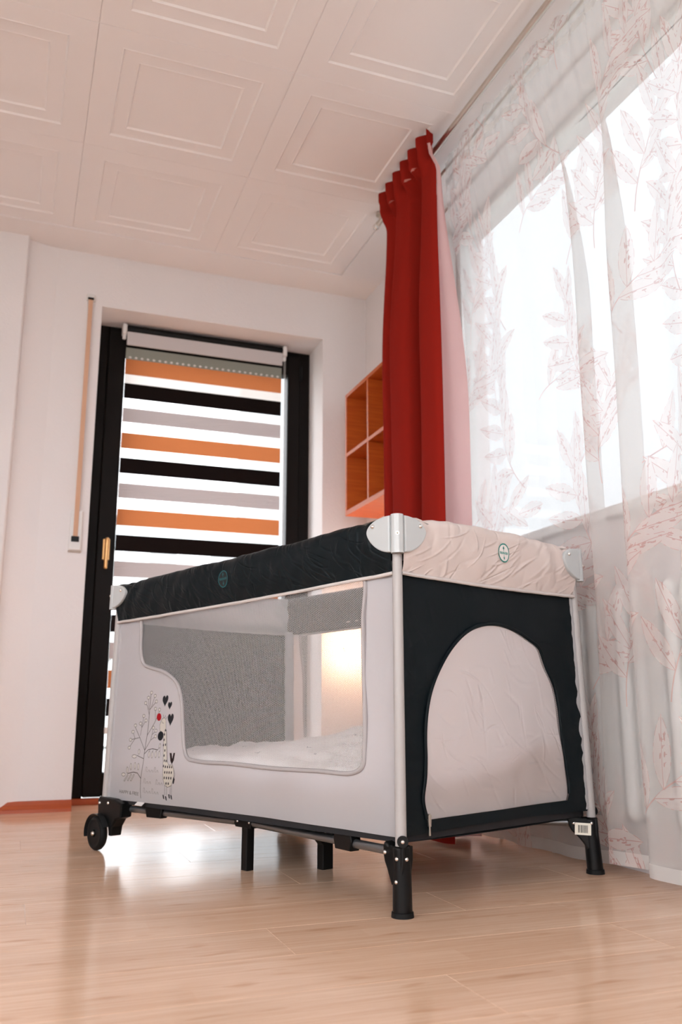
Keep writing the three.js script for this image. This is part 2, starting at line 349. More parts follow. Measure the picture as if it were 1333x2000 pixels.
// ---------------------------------------------------------------- roller blind on the door
{
  const z = -3.972, xa = 0.388, xb = 1.150;
  const b = thing('roller_blind', 'day and night roller blind with orange, brown and grey stripes hanging on the balcony door', 'blind', [0.78, 0.36, z]);
  part('headrail', merge(rod(V(xa - 0.004, 2.150, z), V(xb + 0.004, 2.150, z), 0.020, 0.020, 24)), M.black, b);
  const valM = cloth([0.66, 0.62, 0.62], 0.12);
  part('valance', box(xa, xb, 2.068, 2.135, z + 0.008, z + 0.016, 0.003), valM, b);
  for (const x of [xa - 0.012, xb + 0.012]) part('end_bracket', merge(box(x - 0.011, x + 0.011, 2.118, 2.172, z - 0.025, z + 0.025, 0.008), box(x - 0.008, x + 0.008, 2.10, 2.12, z - 0.008, z + 0.01, 0.003)), M.whitePlastic, b);
  const trimM = cloth([0.30, 0.31, 0.27], 0.12);
  const tr = part('trim_band', box(xa, xb, 2.003, 2.06, z - 0.002, z), trimM, b);
  const dots = []; for (let i = 0; i < 27; i++) dots.push(ball(V(xa + 0.02 + i * (xb - xa - 0.04) / 26, 2.012, z + 0.001), 0.0066, 1, 0.8, 0.5));
  part('light_dot_row', merge(dots), M.whitePlastic, tr);  // white dots stand in for daylight through holes in the trim
  const orange = cloth([0.50, 0.165, 0.060], 0.26), brown = P({ color: lin(0.008, 0.0045, 0.004), roughness: 0.8, specularIntensity: 0.2, side: THREE.DoubleSide }), grey = cloth([0.48, 0.43, 0.43], 0.13);
  const veil = P({ color: lin(0.92, 0.91, 0.88), roughness: 1, transmission: 0.7, thickness: 0, transparent: true, opacity: 0.45, side: THREE.DoubleSide, specularIntensity: 0.1 });
  const veilDim = P({ color: lin(0.92, 0.91, 0.88), roughness: 1, transmission: 0.2, thickness: 0, transparent: true, opacity: 0.97, side: THREE.DoubleSide, specularIntensity: 0.1 });
  const per = 0.3605, kinds = [[0.076, orange, 'orange_stripe'], [0.074, brown, 'brown_stripe'], [0.070, grey, 'grey_stripe']];
  let y = 2.003, i = 0;
  while (y > 0.42) {
    const [h, m, n] = kinds[i % 3], gap = per / 3 - h;
    part(n, grid(24, 4, (u, v) => V(lerp(xa, xb, u), y - h * (1 - v), z + 0.0015 * noise(u * 3, y * 4))), m, b);
    part('sheer_stripe', grid(24, 2, (u, v) => V(lerp(xa, xb, u), y - h - gap * (1 - v), z + 0.0015 * noise(u * 3, y * 4))), i === 0 ? veilDim : veil, b);
    y -= per / 3; i++;
  }
  part('bottom_bar', box(xa - 0.003, xb + 0.003, y - 0.028, y, z - 0.008, z + 0.008, 0.005), M.whitePlastic, b);
  const cm = M.whitePlastic, ch = [];
  for (let k = 0; k < 150; k++) { ch.push(new THREE.IcosahedronGeometry(0.0022, 0).translate(1.160, 2.10 - k * 0.0075, z + 0.012)); ch.push(new THREE.IcosahedronGeometry(0.0022, 0).translate(1.168, 2.10 - k * 0.0075, z + 0.004)); }
  part('bead_chain', merge(ch), cm, b);
  part('chain_weight', merge(box(1.154, 1.176, 0.955, 0.985, z, z + 0.016, 0.006)), cm, b);
}

{ // roller-shutter strap on the wall beside the door
  const x = 0.205, z = ZB;
  const t = thing('shutter_strap', 'tan fabric shutter strap running down to a white winder box left of the balcony door', 'shutter strap', [x, 1.05, z]);
  part('strap', grid(2, 60, (u, v) => V(x + 0.0095 * (u * 2 - 1) - 0.004 * v * 0, lerp(1.105, 2.2, v), z + 0.018 + 0.004 * Math.sin(v * 3.1))), S({ color: lin(0.66, 0.40, 0.27), roughness: 0.85, side: THREE.DoubleSide, bumpMap: clothBump, bumpScale: 0.0005 }), t);
  part('strap_guide', merge(box(x - 0.019, x + 0.019, 2.192, 2.222, z, z + 0.016, 0.004)), M.whitePlastic, t);
  part('guide_slot', box(x - 0.013, x + 0.013, 2.194, 2.204, z + 0.008, z + 0.022, 0.002), M.black, t);
  part('winder_box', merge(box(x - 0.025, x + 0.027, 1.052, 1.225, z, z + 0.016, 0.006)), M.whitePlastic, t);
  part('winder_slot', box(x - 0.016, x + 0.016, 1.088, 1.112, z + 0.006, z + 0.020, 0.002), M.black, t);
  part('lower_lip', box(x - 0.026, x + 0.028, 1.044, 1.052, z, z + 0.010, 0.003), S({ color: lin(0.45, 0.38, 0.33), roughness: 0.6 }), t);
}

// ---------------------------------------------------------------- wall shelf, diffuser, lamp
{
  const x0 = 1.38, x1 = XR, za = -3.677, zb = -3.127, ya = 1.26, yb = 1.845, t = 0.017;
  const s = thing('wall_shelf', 'orange wooden cube shelf with four compartments on the wall behind the red curtain', 'shelf', [x1, ya, (za + zb) / 2]);
  part('side_panel', box(x0, x1, ya, yb, za, za + t, 0.001), M.shelf, s);
  part('side_panel', box(x0, x1, ya, yb, zb - t, zb, 0.001), M.shelf, s);
  part('top_panel', box(x0, x1, yb - t, yb, za + t, zb - t, 0.001), M.shelf, s);
  part('bottom_panel', box(x0, x1, ya, ya + t * 1.4, za + t, zb - t, 0.001), M.shelf, s);
  part('middle_shelf', box(x0, x1 - 0.006, 1.547 - t / 2, 1.547 + t / 2, za + t, zb - t, 0.001), M.shelf, s);
  const zm = (za + zb) / 2;
  part('divider', merge(box(x0 + 0.001, x1 - 0.006, ya + t * 1.4, 1.547 - t / 2, zm - t / 2, zm + t / 2, 0.001), box(x0 + 0.001, x1 - 0.006, 1.547 + t / 2, yb - t, zm - t / 2, zm + t / 2, 0.001)), M.shelf, s);
  part('back_panel', box(x1 - 0.006, x1, ya + t, yb - t, za + t, zb - t), M.shelf, s);
  const dz = -3.432, dx = 1.408, dy = 1.5555;
  const d = thing('reed_diffuser', 'small white bottle holding one thin reed in the upper compartment of the orange shelf', 'diffuser', [dx, dy, dz]);
  part('bottle', new THREE.LatheGeometry([[0, 0], [0.011, 0], [0.0125, 0.003], [0.0125, 0.016], [0.006, 0.022], [0.006, 0.028], [0.004, 0.028]].map(([a, b]) => new THREE.Vector2(a, b)), 24).translate(dx, dy, dz), M.whitePlastic, d);
  part('reed', rod(V(dx + 0.001, dy + 0.008, dz), V(dx + 0.018, dy + 0.145, dz - 0.062), 0.0022, 0.0022, 8), S({ color: lin(0.6, 0.32, 0.2), roughness: 0.8 }), d);
}
{ // small lamp plugged into the wall low in the corner
  const x = 1.440, y = 0.672, zw = ZB, z = zw + 0.052;
  const l = thing('night_light', 'small glowing night light plugged into the wall in the corner behind the travel cot', 'lamp', [x, y, z]);
  part('plug_housing', merge(box(x - 0.016, x + 0.016, y - 0.018, y + 0.018, zw, zw + 0.026, 0.006)), M.whitePlastic, l);
  part('globe_bulb', ball(V(x, y, z), 0.030), S({ color: 0xffffff, emissive: lin(1, 0.80, 0.58), emissiveIntensity: 2.2, roughness: 0.4 }), l);
  const p = new THREE.PointLight(lin(1, 0.58, 0.32), 0.22); p.castShadow = true; p.shadow.radius = 1.4; l.add(p);
}

// ---------------------------------------------------------------- curtain rods
const ROD1 = { x: 1.303, y: 2.39 }, ROD2 = { x: 1.394, y: 2.39 };
for (const [R, za, r, label] of [[ROD1, -3.085, 0.0105, 'brushed steel curtain rod with a ball end that carries the red curtain'], [ROD2, -2.98, 0.007, 'thinner steel rod nearer the window that carries the sheer curtain']]) {
  const t = thing('curtain_rod', label, 'curtain rod', [R.x, R.y, za]);
  part('rod', rod(V(R.x, R.y, za), V(R.x, R.y, 1.2), r), M.steel, t);
  if (R === ROD1) part('finial', merge(ball(V(R.x, R.y, za - 0.012), 0.0145), rod(V(R.x, R.y, za), V(R.x, R.y, za + 0.012), 0.0115)), M.chrome, t);
  for (const z of [R === ROD1 ? -3.052 : -2.92, -0.9, 1.0]) part('bracket', merge(rod(V(R.x, R.y, z), V(R.x, HC - 0.012, z), 0.006), rod(V(R.x, HC - 0.014, z), V(R.x, HC - 0.006, z), 0.018)), M.steel, t);
}

// ---------------------------------------------------------------- red curtain
{
  const base = [1.30, 0, -2.78];
  const t = thing('red_curtain', 'dark red pleated curtain bunched at the left end of the window', 'curtain', base);
  // plan of the folds (x, z) low down and under the heading tape
  const low = [[1.330, -2.955], [1.285, -2.958], [1.262, -2.945], [1.262, -2.918], [1.300, -2.900], [1.335, -2.892], [1.330, -2.874], [1.285, -2.868], [1.252, -2.848], [1.246, -2.80], [1.250, -2.735], [1.265, -2.712], [1.330, -2.702], [1.405, -2.690], [1.425, -2.660], [1.400, -2.622], [1.320, -2.615], [1.262, -2.606], [1.240, -2.57], [1.240, -2.52], [1.248, -2.475], [1.266, -2.456]];
  const lowC = new THREE.CatmullRomCurve3(low.map(([x, z]) => V(x, 0, z)), false, 'centripetal');
  const N = 150, rows = 70, yTop = 2.425, yBot = 0.012;
  const plan = (u, y) => {
    const a = lowC.getPoint(u);
    const k = sstep(1.7, 2.33, y), head = sstep(2.27, 2.34, y);
    // gathered heading: many tight pencil pleats along the rod
    const hz = lerp(-2.955, -2.47, u), w = Math.sin(u * Math.PI * 2 * 6.5 + 0.6) + 0.35 * Math.sin(u * 41);
    const hx = 1.261 + 0.016 * w + (y > 2.38 ? 0.004 * w : 0) - 0.014 * u;
    const midz = lerp(a.z, lerp(-2.96, -2.49, u), 0.7);
    let x = lerp(lerp(a.x, lerp(a.x, 1.29, 0.45), k), hx, head), z = lerp(lerp(a.z, midz, k), hz, head);
    z += 0.006 * noise(u * 5, y * 1.3, 2) * (1 - head); x += 0.006 * noise(u * 6, y * 1.7, 8) * (1 - head);
    x += 0.02 * (u - 0.5) * sstep(1.2, 0, y) * 0;
    return V(x, 0, z);
  };
  const topY = (u) => yTop - 0.012 * Math.abs(Math.sin(u * 20.4)) + (u > 0.985 ? 0.004 : 0);
  const redM = P({ color: lin(0.27, 0.016, 0.010), roughness: 0.95, transmission: 0.02, thickness: 0, specularIntensity: 0.06, sheen: 0.25, sheenRoughness: 0.6, sheenColor: lin(0.3, 0.03, 0.025), side: THREE.DoubleSide, bumpMap: scaled(clothBump, 6, 14), bumpScale: 0.0012 });
  part('curtain_cloth', grid(N, rows, (u, v) => { const vv = 1 - Math.pow(1 - v, 1.5); const y = lerp(yBot, topY(u), vv); const p = plan(u, y); p.y = y; return p; }), redM, t);
  // lining: smooth pale cloth behind the red; its rose tint includes painted-in red bounce
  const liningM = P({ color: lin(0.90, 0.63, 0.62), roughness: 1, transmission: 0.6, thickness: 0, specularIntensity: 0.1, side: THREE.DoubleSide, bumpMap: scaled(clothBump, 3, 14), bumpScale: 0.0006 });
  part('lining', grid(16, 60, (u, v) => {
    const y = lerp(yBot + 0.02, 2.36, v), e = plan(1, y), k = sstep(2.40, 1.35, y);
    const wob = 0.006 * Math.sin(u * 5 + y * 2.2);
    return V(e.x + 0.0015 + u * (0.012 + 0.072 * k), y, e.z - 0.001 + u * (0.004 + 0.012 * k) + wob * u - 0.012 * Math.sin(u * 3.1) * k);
  }), liningM, t, 'smooth pale lining turned out at the curtain edge, red bounce painted into its rose tint');
  part('heading_tape', grid(N, 4, (u, v) => { const y = lerp(2.33, 2.36, v), p = plan(u, y); return V(p.x + 0.003, y, p.z); }), S({ color: lin(0.5, 0.2, 0.17), roughness: 0.9, side: THREE.DoubleSide }), t);
}

// ---------------------------------------------------------------- sheer curtain
{
  const TILE = 1.25, PX = 2048;
  const strokes = [];
  // one leaf: outline + fill + broken pink strokes
  const leaf = (g, x, y, a, len, wid, mode) => {
    g.save(); g.translate(x, y); g.rotate(a);
    const path = () => { g.beginPath(); g.moveTo(0, 0); g.bezierCurveTo(len * 0.25, -wid * 1.15, len * 0.7, -wid * 0.9, len, 0); g.bezierCurveTo(len * 0.72, wid * 0.75, len * 0.28, wid * 1.05, 0, 0); };
    path(); g.fillStyle = mode.fill; g.fill();
    g.strokeStyle = mode.line; g.lineCap = 'round';
    g.lineWidth = 2.4; path(); g.setLineDash([40, 22, 12, 30]); g.stroke(); g.setLineDash([]);
    g.beginPath(); g.lineWidth = 3; g.moveTo(0, 0); g.quadraticCurveTo(len * 0.5, -wid * 0.1, len, 0); g.stroke();
    let s = (x * 13 + y * 7) | 0; const r = () => { s = (s * 1103515245 + 12345) & 0x7fffffff; return s / 0x7fffffff; };
    g.fillStyle = mode.line;
    for (let k = 0; k < 8; k++) { const px = len * (0.15 + 0.7 * r()), py = wid * 0.5 * (r() - 0.4); g.beginPath(); g.ellipse(px, py, 4 + 13 * r(), 1.5 + 3 * r(), 0.4 * (r() - 0.5), 0, 7); g.fill(); g.lineWidth = 3; g.beginPath(); g.moveTo(px, py); g.lineTo(px + 16 * r(), py + 26 * (r() - 0.5)); g.stroke(); }
    g.restore();
  };
  const branch = (g, x, y, a, size, n, mode) => {
    g.strokeStyle = mode.line; g.lineWidth = 6; g.beginPath();
    const pts = []; for (let k = 0; k <= 20; k++) { const q = k / 20, b = a + 0.5 * (q - 0.3); pts.push([x + Math.cos(b) * size * q, y + Math.sin(b) * size * q]); }
    pts.forEach(([px, py], k) => (k ? g.lineTo(px, py) : g.moveTo(px, py))); g.stroke();
    for (let k = 0; k < n; k++) {
      const q = 0.18 + 0.8 * k / (n - 1), [px, py] = pts[Math.round(q * 20)], side = k % 2 ? 1 : -1, dir = a + 0.5 * (q - 0.3) + side * (0.85 - 0.25 * q);
      leaf(g, px, py, k === n - 1 ? a + 0.3 : dir, size * (0.46 - 0.10 * Math.abs(q - 0.5)), size * 0.095, mode);
    }
  };
  const layout = [];
  for (let j = 0; j < 4; j++) for (let i = 0; i < 4; i++) { let q = (i * 7 + j * 13 + 3) % 11 / 11; layout.push([(i + 0.5 * (j % 2) + 0.3 * q) * 512, (j + 0.9 - 0.4 * q) * 512, -0.35 - 1.1 * ((i * 5 + j * 3) % 7) / 7 - (i + j) % 2 * 1.1, 520 + 130 * q, 8 + (i + j) % 2]); }
  const paint = (mode) => canvasTex(PX, PX, (g) => {
    g.fillStyle = mode.ground; g.fillRect(0, 0, PX, PX);
    for (const [x, y, a, s, n] of layout) for (const ox of [-PX, 0, PX]) for (const oy of [-PX, 0, PX]) branch(g, x + ox, y + oy, a, s, n, mode);
  }, mode.srgb);
  const color = paint({ ground: '#e4e2e0', fill: '#ece2df', line: '#cfa59f', srgb: true });
  const alpha = paint({ ground: '#6a6a6a', fill: '#9a9a9a', line: '#a2a2a2', srgb: false });
  color.repeat.set(1 / TILE, 1 / TILE); alpha.repeat.set(1 / TILE, 1 / TILE);
  const sheerM = P({ map: color, alphaMap: alpha, transparent: true, roughness: 1, transmission: 0.55, thickness: 0, specularIntensity: 0.1, side: THREE.DoubleSide });
  const za = -2.60, top = 2.395;
  const t = thing('sheer_curtain', 'sheer white curtain printed with pale pink leaves across the bright window', 'curtain', [1.45, 0.02, -1.5]);
  // plan of the folds: from the far end towards the camera; some pleats lie over the one before
  const pl = [[1.462, -2.64], [1.452, -2.56], [1.470, -2.47], [1.452, -2.37], [1.474, -2.26], [1.463, -2.15], [1.478, -2.05], [1.474, -1.945], [1.468, -1.915], [1.455, -1.930], [1.442, -1.948], [1.434, -1.935], [1.432, -1.89], [1.442, -1.84], [1.462, -1.78], [1.470, -1.745], [1.458, -1.735], [1.436, -1.765], [1.420, -1.772], [1.412, -1.755], [1.425, -1.70], [1.455, -1.62], [1.430, -1.53], [1.462, -1.45], [1.465, -1.40], [1.43, -1.41], [1.415, -1.40], [1.43, -1.33], [1.46, -1.23], [1.43, -1.12], [1.46, -1.02], [1.43, -0.92], [1.46, -0.82], [1.43, -0.72], [1.45, -0.6]];
  const planC = new THREE.CatmullRomCurve3(pl.map(([x, z]) => V(x, 0, z)), false, 'centripetal'); planC.arcLengthDivisions = 1200;
  const len = planC.getLength() * 1.12;
  const shape = (u, y) => {
    const a = planC.getPointAt(Math.min(1, Math.max(0, u))), k = sstep(2.36, 1.5, y), h = sstep(1.9, 2.32, y);
    const zt = lerp(za, -0.6, u);
    let x = lerp(lerp(ROD2.x, ROD2.x - 0.026, h) + 0.007 * Math.sin(u * 34 + 0.8), a.x, (k * 0.85 + 0.15) * (1 - h)), z = lerp(zt, a.z, k * 0.75 + 0.25);
    x += h * 0.0045 * Math.sin(u * 150) + h * 0.0025 * Math.sin(u * 261 + 1);
    x += 0.004 * noise(u * 24, y * 2.2, 1) + 0.004 * noise(u * 9, y * 5, 4) * h; z += 0.012 * noise(u * 8, y * 1.1, 7);
    z += 0.03 * sstep(0, 2.4, y) * sstep(0.6, 0.2, u) * 0 - 0.02 * (1 - y / top) * sstep(0.4, 0, u);
    return V(Math.min(x, 1.470), y, z);
  };
  const hemY = (u) => lerp(0.010, 0.030, sstep(0.12, 0.4, u)) + 0.006 * Math.sin(u * 21) * sstep(0.1, 0.3, u);
  const g = grid(520, 60, (u, v) => { const y = lerp(hemY(u), top + 0.018 * Math.max(0, Math.sin(u * 90)), v); const p = shape(u, y); p.st = [u * len, y]; return p; });
  part('sheer_cloth', g, sheerM, t);
  const hemM = P({ map: color, roughness: 1, transmission: 0.4, thickness: 0, transparent: true, opacity: 0.75, specularIntensity: 0.1, side: THREE.DoubleSide });
  part('hem', grid(420, 3, (u, v) => { const y = hemY(u) - 0.001 + 0.032 * v; const p = shape(u, y); p.x -= 0.0015; p.st = [u * len, y]; return p; }), hemM, t);
  part('heading_tape', grid(420, 3, (u, v) => { const y = 2.30 + 0.028 * v; const p = shape(u, y); p.x -= 0.0012; p.st = [u * len, y]; return p; }), hemM, t);
}

// ---------------------------------------------------------------- radiator under the window
{
  const z0 = -2.62, z1 = -1.0, xf = 1.490, xb = 1.518, y0 = 0.13, y1 = 0.722;
  const t = thing('radiator', 'white column radiator under the window behind the sheer curtain', 'radiator', [1.50, y0, (z0 + z1) / 2]);
  const m = S({ color: lin(0.74, 0.74, 0.73), roughness: 0.35 });
  const col = new THREE.LatheGeometry([[0, 0], [0.014, 0.004], [0.0225, 0.02], [0.0235, 0.04], [0.0235, 0.55], [0.0225, 0.57], [0.014, 0.587], [0, 0.592]].map(([q, y]) => new THREE.Vector2(q, y)), 20);
  for (let z = z0; z < z1 - 0.03; z += 0.062) part('column', col.clone().translate(1.499, y0, z + 0.03), m, t);
  part('header', merge(rod(V(1.503, y1 - 0.06, z0), V(1.503, y1 - 0.06, z1), 0.016), rod(V(1.503, y0 + 0.07, z0), V(1.503, y0 + 0.07, z1), 0.016)), m, t);
  for (const z of [-2.3, -1.3]) part('radiator_foot', box(1.498, 1.515, 0, y0 + 0.05, z, z + 0.014, 0.003), m, t);
  part('feed_pipe', rod(V(1.503, 0.0, z0 + 0.03), V(1.503, y0 + 0.06, z0 + 0.03), 0.008), m, t);
}

// ---------------------------------------------------------------- travel cot
const cN = V(0.772, 0, -1.735), cR = V(1.407, 0, -1.983), cL = V(0.293, 0, -2.791), cF = V(0.928, 0, -3.039);
const heights = { N: [0.698, 0.826, 0.15], R: [0.699, 0.828, 0.152], L: [0.664, 0.78, 0.143], F: [0.656, 0.786, 0.145] };
const uDir = cR.clone().sub(cN).normalize(), wDir = cL.clone().sub(cN).normalize();
const LONG = cN.distanceTo(cL), SHORT = cN.distanceTo(cR);
const bil = (a, b) => V(lerp(lerp(cN.x, cR.x, a), lerp(cL.x, cF.x, a), b), 0, lerp(lerp(cN.z, cR.z, a), lerp(cL.z, cF.z, a), b));

{
  const cot = thing('travel_cot', 'folding travel cot with mesh sides, black padded rails and grey fabric panels', 'travel cot', [0.84, 0, -2.383]);
  taper = true;
  const sides = {  // a to b, outward normal
    near: { a: cN, b: cL, ha: heights.N, hb: heights.L, out: V(wDir.z, 0, -wDir.x) },
    front: { a: cN, b: cR, ha: heights.N, hb: heights.R, out: V(-uDir.z, 0, uDir.x) },
    end: { a: cL, b: cF, ha: heights.L, hb: heights.F, out: V(uDir.z, 0, -uDir.x) },
    far: { a: cR, b: cF, ha: heights.R, hb: heights.F, out: V(-wDir.z, 0, wDir.x) },
  };
  for (const s of Object.values(sides)) { s.d = s.b.clone().sub(s.a); s.len = s.d.length(); s.d.normalize(); const mid = s.a.clone().add(s.b).multiplyScalar(0.5).sub(V(0.84, 0, -2.383)); if (mid.dot(s.out) < 0) s.out.negate(); }
  const at = (s, x, y, off = 0) => V(s.a.x + s.d.x * x + s.out.x * off, y, s.a.z + s.d.z * x + s.out.z * off);
  const railBot = (s, x) => lerp(s.ha[0], s.hb[0], x / s.len), railTop = (s, x) => lerp(s.ha[1], s.hb[1], x / s.len), botY = (s, x) => lerp(s.ha[2], s.hb[2], x / s.len);

  // fabric panel: an outline with holes in (distance along the side, height), rippled and hung in 3D
  function panel(s, outline, holes, off, ripple) {
    const sh = new THREE.Shape(outline.map(([x, y]) => new THREE.Vector2(x, y)));
    for (const h of holes) sh.holes.push(new THREE.Path(h.map(([x, y]) => new THREE.Vector2(x, y))));
    let g = new THREE.ShapeGeometry(sh); g = new TessellateModifier(0.024, 40).modify(noIdx(g));
    const p = g.attributes.position, uv = [];
    for (let i = 0; i < p.count; i++) { const x = p.getX(i), y = p.getY(i); uv.push(1 - x / s.len, (y - 0.14) / 0.7); const v = at(s, x, y, off + ripple(x, y)); p.setXYZ(i, v.x, v.y, v.z); }
    g.setAttribute('uv', new THREE.Float32BufferAttribute(uv, 2)); g.deleteAttribute('normal');
    g = mergeVertices(g, 1e-5); g.computeVertexNormals(); return g;
  }
  const smooth = (pts, n = 6) => new THREE.CatmullRomCurve3(pts.map(([x, y]) => V(x, y, 0)), true, 'centripetal', 0.5).getPoints(pts.length * n).slice(0, -1).map((p) => [p.x, p.y]);
  const edge = (s, top, n = 14) => { const o = []; for (let i = 0; i <= n; i++) o.push([s.len * i / n, botY(s, s.len * i / n) + 0.006 * Math.sin(i / n * Math.PI)]); for (let i = n; i >= 0; i--) o.push([s.len * i / n, railBot(s, s.len * i / n) + top]); return o; };
  const binding = (s, pts, off, r) => tube(pts.map(([x, y]) => at(s, x, y, off)), r, pts.length * 3, 8, true);
  const puff = (s, amp, f) => (x, y) => { const e = Math.min(x, s.len - x); return amp * noise(x * f, y * f * 1.6, 3) * sstep(0, 0.08, e) + 0.0022 * Math.sin(y * 150 + 9 * noise(x * 7, y * 6, 2)) * (0.5 + noise(x * 3, y * 5, 8)) * Math.exp(-e * 18); };

  // print on the near side: tree, giraffe, hearts
  const printTex = canvasTex(2048, 1236, (g, W, H) => {
    g.fillStyle = '#e6e4e7'; g.fillRect(0, 0, W, H);
    const X = (s) => (1 - s / LONG) * W, Y = (y) => (1 - (y - 0.14) / 0.7) * H;
    // picture pixels of a close-up, mapped onto the cloth by its corners
    const Q = (px, py) => { const x = 200 + px * 0.13503, y = 1320 + py * 0.13506; const s = 0.985 + (271 - x) * lerp(0.00262, 0.0031, (300 - x) / 100) * 0.985; const k = 0.00140; return [X(s), Y(0.157 + (1560 + (271 - x) * -0.02 - y) * k * (1 + 0.00055 * (x - 271)))]; };
    const L = (pts, w, c = '#4a4644') => { g.strokeStyle = c; g.lineWidth = w; g.lineCap = 'round'; g.lineJoin = 'round'; g.beginPath(); pts.map((p) => Q(...p)).forEach((p, i) => (i ? g.lineTo(...p) : g.moveTo(...p))); g.stroke(); };
    const Fp = (pts, c, line) => { g.fillStyle = c; g.beginPath(); pts.map((p) => Q(...p)).forEach((p, i) => (i ? g.lineTo(...p) : g.moveTo(...p))); g.closePath(); g.fill(); if (line) { g.strokeStyle = line; g.lineWidth = 1.6; g.stroke(); } };
    const dot = (x, y, rx, ry, c, line) => { const o = []; for (let i = 0; i < 20; i++) o.push([x + rx * Math.cos(i * 0.314), y + ry * Math.sin(i * 0.314)]); Fp(o, c, line); };
    const K = '#4a4644';
    L([[530, 1770], [515, 1650], [512, 1500], [535, 1250], [540, 1080], [555, 850], [570, 560], [590, 250]], 3.2);
    L([[540, 1080], [460, 890], [390, 730]], 2.4); L([[460, 890], [400, 905], [345, 920]], 2.2); L([[400, 905], [330, 1040]], 2); L([[400, 905], [365, 800]], 2); L([[465, 860], [475, 740], [525, 640]], 2); L([[475, 740], [455, 680]], 2); L([[475, 740], [495, 580]], 2);
    L([[570, 560], [545, 430], [515, 380]], 2.2); L([[560, 480], [555, 310]], 2); L([[580, 480], [650, 400], [675, 370]], 2.2); L([[600, 450], [650, 290]], 2);
    L([[555, 860], [640, 700], [690, 600]], 2.4); L([[660, 640], [660, 480]], 2); L([[700, 600], [725, 500]], 2);
    L([[540, 1080], [610, 930], [635, 760]], 2.2); L([[615, 930], [675, 880]], 2); L([[625, 850], [675, 800]], 2);
    for (const [x, y] of [[595, 235], [650, 290], [555, 305], [517, 378], [672, 375], [660, 480], [722, 500], [495, 570], [527, 640], [455, 680], [390, 705], [365, 800], [342, 920], [330, 1040], [635, 755], [675, 800], [675, 880]]) dot(x, y, 17, 24, '#f4f2ee', K);
    L([[540, 1130], [590, 1070], [650, 1058], [730, 1075]], 3); L([[730, 1075], [760, 1010]], 2); dot(757, 1020, 12, 34, '#f4f2ee', K);
    for (const [x, y] of [[605, 1140], [652, 1145], [705, 1140], [757, 1140]]) { L([[x + 8, 1070], [x, y - 10]], 1.6); dot(x, y, 12, 46, '#f4f2ee', K); }
    L([[530, 1200], [440, 1155]], 2.4); dot(405, 1170, 30, 26, '#f4f2ee', K); dot(465, 1100, 11, 38, '#f4f2ee', K);
    L([[515, 1490], [460, 1415], [400, 1405], [320, 1430]], 3.2);
    for (const [x, y] of [[468, 1320], [420, 1310], [362, 1325], [312, 1380]]) dot(x, y, 11, 48, '#f4f2ee', K);
    for (const [x, y] of [[382, 1490], [340, 1490], [292, 1500]]) { Fp([[x + 24, y - 55], [x + 34, y - 45], [x - 8, y + 50], [x - 20, y + 45]], '#f4f2ee', K); }
    dot(262, 1450, 24, 26, '#f4f2ee', K);
    // red berry, hearts
    dot(716, 605, 35, 55, '#c8202c');
    for (const [x, y, w, h] of [[812, 375, 46, 90], [890, 455, 34, 62], [908, 650, 52, 96]]) {
      const o = []; for (let i = 0; i < 40; i++) { const a = i / 40 * Math.PI * 2, hx = 16 * Math.sin(a) ** 3, hy = -(13 * Math.cos(a) - 5 * Math.cos(2 * a) - 2 * Math.cos(3 * a) - Math.cos(4 * a)); o.push([x + hx / 16 * w + hy * -0.4, y + hy / 16 * h]); } Fp(o, '#33353a');
    }
    // giraffe
    Fp([[760, 640], [800, 620], [825, 650], [830, 780], [815, 860], [790, 850], [735, 800], [730, 720]], '#f2efe6', K);
    L([[790, 620], [785, 580]], 2); L([[812, 620], [820, 590]], 2); L([[830, 640], [850, 610]], 2);
    L([[765, 690], [790, 700]], 1.6); L([[768, 680], [760, 668]], 1.4);
    dot(752, 878, 44, 66, '#2c2d31');
    Fp([[815, 800], [838, 800], [870, 1030], [900, 1230], [930, 1285], [1000, 1280], [1025, 1340], [1035, 1450], [1000, 1560], [940, 1585], [890, 1560], [855, 1470], [835, 1290], [822, 1130], [805, 950], [800, 880]], '#f2efe6', K);
    L([[838, 800], [870, 1030], [900, 1240]], 4);
    for (let r = 0; r < 4; r++) for (let c = 0; c < 4; c++) { if (r === 3 && (c === 0 || c === 3)) continue; dot(878 + c * 37 - r * 1, 1310 + r * 75, 9, 19, '#33343a'); }
    for (const [x, y] of [[815, 935], [845, 1005], [812, 1010], [843, 1085], [838, 1155], [850, 1225], [880, 1230], [845, 1300], [812, 860], [826, 800]]) dot(x, y, 8, 18, '#33343a');
    Fp([[930, 1120], [965, 1120], [985, 1200], [1000, 1120], [1028, 1120], [1015, 1220], [985, 1275], [955, 1230]], '#3a2b2a');
    L([[1020, 1330], [1050, 1400], [1045, 1450]], 2.4); Fp([[1030, 1440], [1055, 1470], [1040, 1535], [1020, 1530], [1022, 1480]], '#33343a');
    for (const x of [895, 925, 985, 1005]) { L([[x, 1560], [x + 2, 1690]], 2.2, '#7d7a78'); }
    for (const [x, y] of [[875, 1715], [915, 1730], [965, 1700], [1000, 1710]]) Fp([[x - 10, y - 25], [x + 10, y - 22], [x + 22, y + 35], [x + 2, y + 25]], '#33343a');
    // faint handwriting and the small line at the bottom
    g.fillStyle = '#9a9492';
    const words = (x, y, text, px, c, font) => { const [a, b] = Q(x, y); g.save(); g.translate(a, b); g.scale(1.35, 1); g.font = px + 'px ' + font; g.fillStyle = c; g.fillText(text, 0, 0); g.restore(); };
    const scrawl = (x, y, n) => { for (let i = 0; i < n; i++) { const h = 30 + 40 * ((i * 7) % 3 === 0); L([[x + i * 42, y], [x + i * 42 + 6, y - h], [x + i * 42 + 22, y - h + 8], [x + i * 42 + 20, y - 4], [x + i * 42 + 30, y - 2]], 1.5, '#8f8a88'); } };
